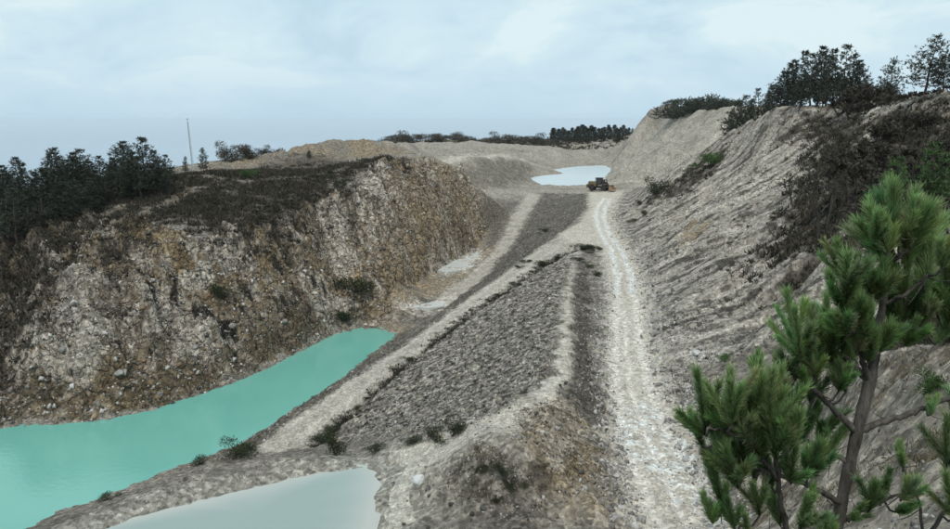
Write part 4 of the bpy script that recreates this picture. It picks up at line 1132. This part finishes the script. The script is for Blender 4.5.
MB().box((-3.75, 0, 1.15), (.5, 2.2, .95)).build('counterweight', M_yel, ldr, bev=.1)
MB().box((-1.9, 0, .95), (3.2, 1.1, .5)).box((1.4, 0, .95), (2.2, .95, .55)).box((0, 0, .95), (.7, .6, .6)).build('chassis', M_blk, ldr, bev=.05)
cab = MB()
for sx in (-1.0, .55):
    for sy in (-.72, .72):
        cab.box((sx, sy, 2.45), (.12, .12, 1.55))
cab.box((-.22, 0, 1.65), (1.75, 1.6, .35)).box((-.22, 0, 3.3), (1.95, 1.75, .16))
cab = cab.build('cab', M_blk, ldr, bev=.03)
for sy in (-.72, .72):
    MB().box((-.22, sy, 2.5), (1.36, .03, 1.35)).build('window', M_glass, cab)
for sx in (-1.0, .55):
    MB().box((sx, 0, 2.5), (.03, 1.26, 1.35)).build('window', M_glass, cab)
MB().bar((-1.7, .35, 2.3), (-1.7, .35, 3.35), .07, .06, 8).build('exhaust_pipe', M_blk, ldr)
for sx in (-2.35, 1.55):
    for sy in (-1.02, 1.02):
        def disc(r0, r1, wd, n=24):
            m = MB(); prof = [(r1, -wd * .5), (r0 * .93, -wd * .5), (r0, -wd * .32), (r0, wd * .32), (r0 * .93, wd * .5), (r1, wd * .5)]
            v = [(math.cos(6.2832 * k / n) * a, b, math.sin(6.2832 * k / n) * a) for a, b in prof for k in range(n)]
            f = [(i * n + k, i * n + (k + 1) % n, (i + 1) * n + (k + 1) % n, (i + 1) * n + k) for i in range(len(prof) - 1) for k in range(n)]
            return m.add(v, f + [tuple(range(n)), tuple((len(prof) - 1) * n + k for k in range(n))[::-1]])
        wh = empty('wheel', (sx, sy, .8)); wh.parent = ldr
        disc(.8, .42, .62).build('tyre', M_tyre, wh)
        disc(.41, .12, .50).build('rim', M_yel, wh)
    for sy in (-1.02, 1.02):
        MB().box((sx, sy, 1.72), (1.5, .66, .08)).build('mudguard', M_yel, ldr, bev=.03)
for sy in (-.55, .55):
    a = MB(); a.tube([(.95, sy, 2.35), (1.9, sy, 2.0), (2.9, sy, 1.0), (3.35, sy, .55)], [.16, .19, .17, .13], 6)
    a.build('lift_arm', M_blk, ldr)
    MB().bar((.9, sy * .6, 1.25), (2.3, sy, 1.55), .09).build('hydraulic_ram', M_blk, ldr)
MB().tube([(.95, -.55, 1.2), (1.1, -.55, 3.0)], [.24, .16], 6).tube([(.95, .55, 1.2), (1.1, .55, 3.0)], [.24, .16], 6).build('arm_tower', M_blk, ldr)
MB().tube([(1.0, 0, 2.5), (1.95, 0, 3.0), (2.35, 0, 1.6)], [.1, .15, .1], 6).tube([(2.35, 0, 1.6), (3.4, 0, 1.25)], [.08, .08], 6).build('tilt_linkage', M_blk, ldr)
bk = MB()
prof = [(3.35, 1.55), (3.25, .9), (3.4, .35), (3.8, .08), (4.75, .05)]
n = len(prof)
for side in (0, 1):
    th_ = .06
    pass
vv = [(x, y, z) for y in (-1.45, 1.45) for x, z in prof] + [(x + .07, y, z + .07) for y in (-1.45, 1.45) for x, z in prof]
ff = []
for i in range(n - 1):
    ff += [(i, i + 1, n + i + 1, n + i), (2 * n + i, 3 * n + i, 3 * n + i + 1, 2 * n + i + 1)]
ff += [(0, n, 3 * n, 2 * n), (n - 1, 3 * n - 1, 4 * n - 1, 2 * n - 1)]
bk.add(vv, ff)
for y in (-1.45, 1.45):
    bk.add([(x, y + d, z) for d in (-.03, .03) for x, z in prof + [(3.6, 1.5)]], [tuple(range(n + 1)), tuple(range(n + 1, 2 * n + 2))[::-1]] + [(i, (i + 1) % (n + 1), (i + 1) % (n + 1) + n + 1, i + n + 1) for i in range(n + 1)])
bko = bk.build('bucket', M_tan, ldr)
MB().box((4.85, 0, .06), (.3, 2.9, .05)).build('cutting_edge', M_blk, bko)

# ------------------------------------------------------------------ lattice mast
M_mast = plain('galvanised_steel', (0.50, 0.55, 0.55), .5, .2, 2, .4)
bx_, by_, _ = PD(193, 165, 150)
tx_, ty_, tz_ = PD(187.5, 121, 150)
bz_ = float(H(bx_, by_))
mast = empty('lattice_mast', (bx_, by_, bz_ - .1))
tag(mast, 'thin leaning lattice mast rising behind the cliff top pines', 'mast')
top = Vector((tx_ - bx_, 0, tz_ - bz_))
tri = [Vector((math.cos(a) * .22, math.sin(a) * .22, 0)) for a in (0, 2.094, 4.189)]
for q in tri:
    MB().bar(q, q * .55 + top, .045, .04, 5).build('leg', M_mast, mast)
nb = 16
for i in range(nb):
    t0, t1 = i / nb, (i + 1) / nb
    m_ = MB()
    for k in range(3):
        a = tri[k] * (1 - .45 * t0) + top * t0; b = tri[(k + 1) % 3] * (1 - .45 * t1) + top * t1
        m_.bar(a, b, .02, .02, 4)
    m_.build('brace', M_mast, mast)
MB().tube([top * 1.0, top * 1.0 + Vector((0, 0, .5))], [.04, .03], 5).box(tuple(top + Vector((0, 0, .45))), (.35, .2, .28)).build('sensor_head', M_mast, mast)

# ------------------------------------------------------------------ the near pine
M_hneedle, ht, hb = mat('green_pine_needles', .55, .3)
hat = N(ht, 'ShaderNodeVertexColor', layer_name='tint')
ht.links.new(hat.outputs[0], hb.inputs['Base Color'])
tr_ = N(ht, 'ShaderNodeBsdfTranslucent'); ht.links.new(hat.outputs[0], tr_.inputs[0])
mxs = N(ht, 'ShaderNodeMixShader'); mxs.inputs[0].default_value = .35
ho = ht.nodes['Material Output']
ht.links.new(hb.outputs[0], mxs.inputs[1]); ht.links.new(tr_.outputs[0], mxs.inputs[2]); ht.links.new(mxs.outputs[0], ho.inputs[0])
M_hbark, bt, bb = mat('grey_pine_bark', .95, .1)
bn = N(bt, 'ShaderNodeTexNoise'); bn.inputs['Scale'].default_value = 30; bn.inputs['Detail'].default_value = 6; bn.inputs['Roughness'].default_value = .7
btc = N(bt, 'ShaderNodeTexCoord'); bmap = N(bt, 'ShaderNodeMapping'); bmap.inputs['Scale'].default_value = (1, 1, .35)
bt.links.new(btc.outputs['Object'], bmap.inputs[0]); bt.links.new(bmap.outputs[0], bn.inputs['Vector'])
br_ = ramp(bt, [(.3, (.045, .04, .036)), (.5, (.115, .104, .093)), (.72, (.21, .195, .175))]); bt.links.new(bn.outputs[0], br_.inputs[0]); bt.links.new(br_.outputs[0], bb.inputs['Base Color'])
bbp = N(bt, 'ShaderNodeBump'); bbp.inputs['Strength'].default_value = .9; bbp.inputs['Distance'].default_value = .02
bt.links.new(bn.outputs[0], bbp.inputs['Height']); bt.links.new(bbp.outputs[0], bb.inputs['Normal'])
PXM = 3.0 / FPX
def resample(pts, rad, n):
    pts = [Vector(p) for p in pts]; out, ro = [], []
    for i in range(n):
        k = i / (n - 1) * (len(pts) - 1.0001); a = int(k); f = k - a
        p0, p1, p2, p3 = pts[max(a - 1, 0)], pts[a], pts[min(a + 1, len(pts) - 1)], pts[min(a + 2, len(pts) - 1)]
        out.append(0.5 * ((2 * p1) + (p2 - p0) * f + (2 * p0 - 5 * p1 + 4 * p2 - p3) * f * f + (3 * p1 - p0 - 3 * p2 + p3) * f ** 3))
        ro.append(rad[a] * (1 - f) + rad[min(a + 1, len(rad) - 1)] * f)
    return out, ro
TR = [(790, 850, 3.2, 17), (812, 660, 3.12, 15), (830, 560, 3.05, 13.5), (842, 500, 3.02, 12.5), (852, 455, 3.0, 11.5), (860, 420, 3.0, 11.5), (869, 385, 3.0, 12.5), (876, 350, 3.0, 9), (881, 315, 3.0, 7.5), (886, 285, 2.99, 6), (890, 258, 2.98, 4.5), (893, 232, 2.97, 3)]
tp, trd = resample([PD(*q[:3]) for q in TR], [q[3] * PXM * .53 for q in TR], 40)
trd = [r * (1 + .10 * math.sin(i * 2.1) + random.uniform(-.05, .05)) for i, r in enumerate(trd)]
gx, gy = tp[0].x, tp[0].y
gz = float(H(gx, gy))
if tp[0].z > gz - .1:
    tp.insert(0, Vector((gx - .04, gy + .02, gz - .2))); trd.insert(0, trd[0] * 1.25)
pine = empty('pine_tree', (gx, gy, gz))
tag(pine, 'near pine with long bright green needle shoots and a bare grey trunk', 'pine tree')
off = Vector((gx, gy, gz))
def local(ps): return [p - off for p in ps]
MB().tube(local(tp), trd, 12).build('trunk', M_hbark, pine, True)
BR = {
 'a': [(856, 432, 3.0, 5), (838, 414, 2.97, 4.2), (816, 391, 2.92, 3.6), (798, 375, 2.88, 3), (782, 366, 2.85, 2.4), (768, 372, 2.83, 2)],
 'b': [(858, 431, 3.0, 5), (885, 421, 2.98, 4.2), (915, 412, 2.95, 3.6), (942, 401, 2.92, 3.2), (985, 380, 2.85, 2.6)],
 'c': [(869, 384, 3.0, 5), (852, 364, 3.04, 4), (836, 350, 3.08, 3.2), (818, 338, 3.1, 2.4), (800, 335, 3.12, 1.8)],
 'd': [(869, 380, 3.0, 4.5), (860, 350, 2.95, 3.5), (852, 325, 2.9, 2.8), (845, 300, 2.88, 2.2)],
 'e': [(879, 332, 3.0, 4), (905, 320, 3.05, 3.4), (930, 308, 3.1, 2.8), (958, 296, 3.12, 2.4), (990, 284, 3.15, 2)],
 'f': [(886, 290, 3.0, 3), (868, 300, 3.04, 2.5), (852, 306, 3.07, 2), (836, 298, 3.1, 1.6)],
 'g': [(842, 503, 3.02, 4.5), (818, 490, 2.95, 3.8), (790, 478, 2.88, 3.2), (762, 470, 2.82, 2.6), (738, 458, 2.78, 2), (716, 444, 2.74, 1.6)],
 'h': [(850, 462, 3.0, 4), (826, 452, 3.06, 3.2), (806, 440, 3.1, 2.6), (786, 424, 3.13, 2)],
 'i': [(815, 600, 3.08, 5), (792, 548, 2.95, 4.2), (782, 505, 2.85, 3.6), (777, 465, 2.8, 3), (772, 425, 2.77, 2.2)],
 'j': [(778, 480, 2.8, 2.6), (752, 446, 2.74, 2.2), (726, 432, 2.7, 1.8), (708, 428, 2.68, 1.4)],
 'k': [(889, 265, 2.98, 3), (904, 252, 2.93, 2.4), (916, 238, 2.9, 1.8)],
 'l': [(884, 305, 3.0, 3), (908, 292, 2.92, 2.5), (928, 276, 2.88, 2)],
 'm': [(836, 525, 3.03, 3.5), (858, 512, 3.0, 2.8), (884, 500, 2.95, 2.2), (905, 492, 2.92, 1.6)],
 'n': [(842, 580, 3.08, 4), (905, 560, 3.0, 3.2), (955, 500, 2.9, 2.6), (985, 480, 2.88, 2)],
 'o': [(925, 545, 2.97, 2.4), (918, 500, 2.95, 1.8), (903, 468, 2.93, 1.3), (895, 445, 2.93, 0.9)],
 'p': [(800, 565, 2.98, 3.2), (760, 540, 2.88, 2.4), (735, 520, 2.82, 1.8), (716, 505, 2.8, 1.4)],
}
SK = {}
for k, q in BR.items():
    p_, r_ = resample([PD(*a[:3]) for a in q], [a[3] * PXM * .8 for a in q], 5 * len(q))
    wob = [Vector((random.gauss(0, .003), random.gauss(0, .003), random.gauss(0, .003))) for _ in p_]
    SK[k] = ([a + b for a, b in zip(p_, wob)], r_, MB(), [], [])
    SK[k][2].tube(local(SK[k][0]), r_, 7)
TRK = tp[20:]
SH = [(893, 250, 893, 184, 25), (888, 252, 868, 206, 22), (898, 250, 916, 190, 22), (905, 262, 930, 205, 22), (884, 262, 858, 222, 22), (915, 262, 945, 215, 22),
      (850, 292, 836, 240, 18), (846, 300, 848, 252, 18), (842, 312, 828, 272, 17), (858, 310, 868, 262, 20), (878, 300, 884, 262, 20), (862, 318, 850, 285, 18),
      (905, 300, 908, 245, 23), (925, 292, 934, 232, 23), (945, 290, 962, 225, 23), (930, 312, 950, 262, 22), (910, 318, 918, 275, 22), (955, 305, 975, 255, 22), (945, 330, 958, 290, 20), (900, 330, 890, 292, 20), (888, 322, 900, 285, 20),
      (798, 356, 786, 288, 15), (801, 362, 794, 305, 14),
      (818, 345, 806, 305, 17), (830, 345, 826, 292, 18), (842, 350, 842, 305, 18), (815, 352, 822, 318, 16), (850, 372, 848, 330, 17), (872, 350, 862, 312, 18), (880, 352, 890, 322, 16), (868, 362, 876, 330, 15),
      (706, 436, 696, 366, 17), (716, 440, 706, 388, 16), (702, 445, 690, 410, 14), (732, 425, 730, 368, 16), (742, 440, 738, 388, 17), (752, 438, 757, 362, 20), (768, 432, 772, 368, 20), (780, 425, 790, 372, 20), (760, 378, 758, 350, 10),
      (795, 418, 806, 372, 19), (810, 402, 820, 352, 18), (800, 440, 818, 398, 19), (818, 445, 838, 410, 18), (825, 455, 845, 425, 16), (790, 450, 800, 412, 18), (775, 460, 778, 412, 19), (760, 462, 752, 415, 19), (745, 470, 738, 425, 18), (730, 475, 718, 430, 18),
      (738, 488, 724, 448, 18), (755, 482, 750, 442, 18), (772, 488, 764, 450, 17), (790, 482, 796, 445, 18), (808, 478, 820, 442, 18), (722, 505, 712, 462, 15), (712, 522, 702, 492, 13), (735, 530, 726, 498, 14), (760, 515, 752, 482, 15), (780, 525, 772, 490, 15), (800, 530, 808, 495, 15), (748, 545, 745, 512, 14), (820, 545, 828, 515, 14),
      (880, 502, 890, 468, 16), (900, 500, 918, 478, 14), (868, 512, 876, 482, 15), (895, 512, 912, 505, 14), (850, 520, 866, 502, 12),
      (945, 470, 948, 412, 17), (960, 440, 965, 390, 17), (930, 415, 938, 395, 10), (955, 520, 945, 470, 14), (903, 468, 900, 440, 9),
      (862, 340, 846, 318, 15), (838, 372, 828, 345, 15), (826, 368, 815, 335, 15), (856, 352, 866, 322, 15), (846, 335, 836, 312, 15), (806, 385, 796, 355, 14), (785, 392, 778, 358, 14), (838, 392, 850, 365, 13), (868, 298, 874, 270, 15), (852, 282, 858, 255, 14), (905, 345, 918, 318, 12), (875, 240, 880, 210, 15), (908, 232, 922, 200, 15), (942, 268, 940, 240, 16), (715, 470, 700, 440, 12), (748, 420, 745, 385, 13), (762, 420, 768, 385, 14), (812, 425, 812, 395, 13),
      (802, 362, 808, 330, 15), (815, 378, 806, 345, 15), (828, 360, 838, 328, 15), (840, 345, 852, 312, 15), (856, 330, 862, 298, 16), (845, 318, 858, 290, 15), (790, 380, 800, 350, 14), (778, 400, 782, 366, 15), (846, 392, 838, 360, 13), (898, 318, 906, 288, 16), (920, 326, 932, 296, 16), (940, 310, 944, 280, 16), (888, 345, 898, 318, 13), (935, 345, 950, 318, 13), (760, 452, 768, 418, 15), (785, 440, 776, 405, 15), (745, 455, 752, 420, 15), (720, 458, 724, 420, 14)]
PALG = [(0.205, 0.31, 0.125), (0.165, 0.265, 0.10), (0.235, 0.34, 0.145), (0.14, 0.23, 0.09), (0.215, 0.295, 0.13)]
def shoot(p0, p1, nl, store, cstore, tone, cnt):
    ax = p1 - p0; ln = ax.length; axn = np.array(ax.normalized())
    t = rng.random(cnt) ** 0.85
    r = rng.normal(size=(cnt, 3)); r -= (r @ axn)[:, None] * axn; r /= np.linalg.norm(r, axis=1)[:, None]
    ang = np.radians(rng.normal(44, 10, cnt) - 20 * t)
    d = r * np.sin(ang)[:, None] + axn * np.cos(ang)[:, None]
    L_ = nl * rng.uniform(.7, 1.2, cnt)
    b = np.array(p0)[None] + np.array(ax)[None] * (t * .93)[:, None] + r * .003
    d2 = d + axn * .25 + np.array([0, 0, .12]); d2 /= np.linalg.norm(d2, axis=1)[:, None]
    mid = b + d * (L_ * .5)[:, None]; tip = mid + d2 * (L_ * .5)[:, None]
    s = np.cross(d, rng.normal(size=(cnt, 3))); s /= np.linalg.norm(s, axis=1)[:, None]
    w_ = .0011
    v = np.stack([b - s * w_ * 1.1, b + s * w_ * 1.1, tip + s * w_ * .4, tip - s * w_ * .4], 1)
    store.append(v.reshape(-1, 3))
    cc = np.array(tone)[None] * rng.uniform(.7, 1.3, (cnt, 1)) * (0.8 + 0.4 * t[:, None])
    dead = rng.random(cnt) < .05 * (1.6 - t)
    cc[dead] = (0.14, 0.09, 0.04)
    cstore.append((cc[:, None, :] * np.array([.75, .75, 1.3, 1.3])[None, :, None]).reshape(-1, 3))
for (u0, v0, u1, v1, wpx) in SH:
    best = None
    for k, s in SK.items():                       # the branch that carries this shoot
        for j in range(2, len(s[0])):
            p = s[0][j]
            g_ = PD(u0, v0, p.y)
            q = (Vector(g_) - p).length
            if best is None or q < best[0]: best = (q, k, j)
    q, k, j = best
    P0 = SK[k][0][j]
    D0 = P0.y + random.uniform(-.12, .08)
    a = Vector(PD(u0, v0, D0)); b = Vector(PD(u1, v1, D0 + random.uniform(-.10, .06)))
    md = P0.lerp(a, .55) + Vector((0, 0, -.015))
    SK[k][2].tube(local([P0, md, a]), [.006, .005, .0045], 5)
    SK[k][2].tube(local([a, a.lerp(b, .9)]), [.0045, .003], 4)
    tone = random.choice(PALG)
    nl = wpx * PXM * random.uniform(.54, .78)
    cnt = int(330 + 60 * (b - a).length / .05)
    shoot(a, b, nl, SK[k][3], SK[k][4], tone, cnt)
    for e in range(random.randint(2, 5)):
        sd_ = (b - a) * random.uniform(.45, .8)
        perp = Vector((random.gauss(0, .8), random.gauss(0, 1), random.gauss(0, .3))).normalized() * sd_.length * random.uniform(.35, .7)
        c0 = a.lerp(b, random.uniform(-.05, .25)); c1 = c0 + sd_ + perp
        SK[k][2].tube(local([c0, c0.lerp(c1, .85)]), [.0038, .0025], 4)
        shoot(c0, c1, nl * .85, SK[k][3], SK[k][4], tuple(x * random.uniform(.8, 1.15) for x in tone), int(cnt * .6))
for k, s in SK.items():                           # dead twigs
    for e in range(5):
        p = random.choice(s[0][3:]); d = Vector((random.gauss(0, 1), random.gauss(0, .6), random.gauss(-.1, .6))).normalized() * random.uniform(.05, .16)
        s[2].tube(local([p, p + d * .55 + Vector((0, 0, -.01)), p + d]), [.0032, .0024, .001], 4)
for k, s in SK.items():
    bo = s[2].build('branch', M_hbark, pine, True)
    if s[3]:
        v = np.concatenate(s[3]) - np.array(off)[None]
        cnt = len(v) // 4
        base = (np.arange(cnt) * 4)[:, None]
        f = base + np.array([[0, 1, 2, 3]])
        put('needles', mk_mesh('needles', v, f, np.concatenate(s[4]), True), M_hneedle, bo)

# younger pines a little further down the near hillside
M_young = plain('young_pine_needles', (0.06, 0.115, 0.035), .8, .35, 2)
YP = [pine_proto(3.5, s, .30, .8, .22, .4, .1) for s in (61, 62)]
for u, v, hp, lab in ((926, 232, 88, 'young bright green pine behind the top of the near pine'), (958, 225, 70, 'young pine half hidden at the edge of the slope behind the near pine'), (893, 215, 58, 'small pale green pine rising left of the young bright one')):
    x, y, z0 = cast(u, v, H)
    plant('young_pine', random.choice(YP), x, y, hp * y / FPX, lab, 'tree', None, M_young, M_bark, z0)
for u, v, wpx, lab in ((926, 398, 26, 'tiny green pine seedling on the pale near hillside'), (945, 345, 30, 'dark green bush on the crest of the near hillside')):
    shrub_at(u, v, wpx, lab, None, M_fresh if 'seedling' in lab else M_gorse, 'seedling' if 'seedling' in lab else 'shrub', 1.2)
for u, v, wpx in ((890, 340, 34), (915, 335, 40), (905, 348, 30)):
    shrub_at(u, v, wpx, 'dark heather bush on the near hillside crest behind the pine trunk', 'heather bushes behind the pine trunk', M_gorse, 'shrub', .7)

# ------------------------------------------------------------------ hazy air
hz_m = bpy.data.materials.new('hazy_air'); hz_m.use_nodes = True
t = hz_m.node_tree; t.nodes.remove(t.nodes['Principled BSDF'])
pv = N(t, 'ShaderNodeVolumePrincipled'); pv.inputs['Density'].default_value = 5.5e-5
pv.inputs['Color'].default_value = (0.90, 0.96, 1.0, 1); pv.inputs['Anisotropy'].default_value = 0.0
t.links.new(pv.outputs[0], t.nodes['Material Output'].inputs['Volume'])
m_ = MB(); m_.box((0, 0, (-480 + 55) / 2), (130000, 130000, 535))
hzo = m_.build('haze', hz_m)
tag(hzo, 'thin pale haze filling the air down to the sea', 'haze', kind='stuff')
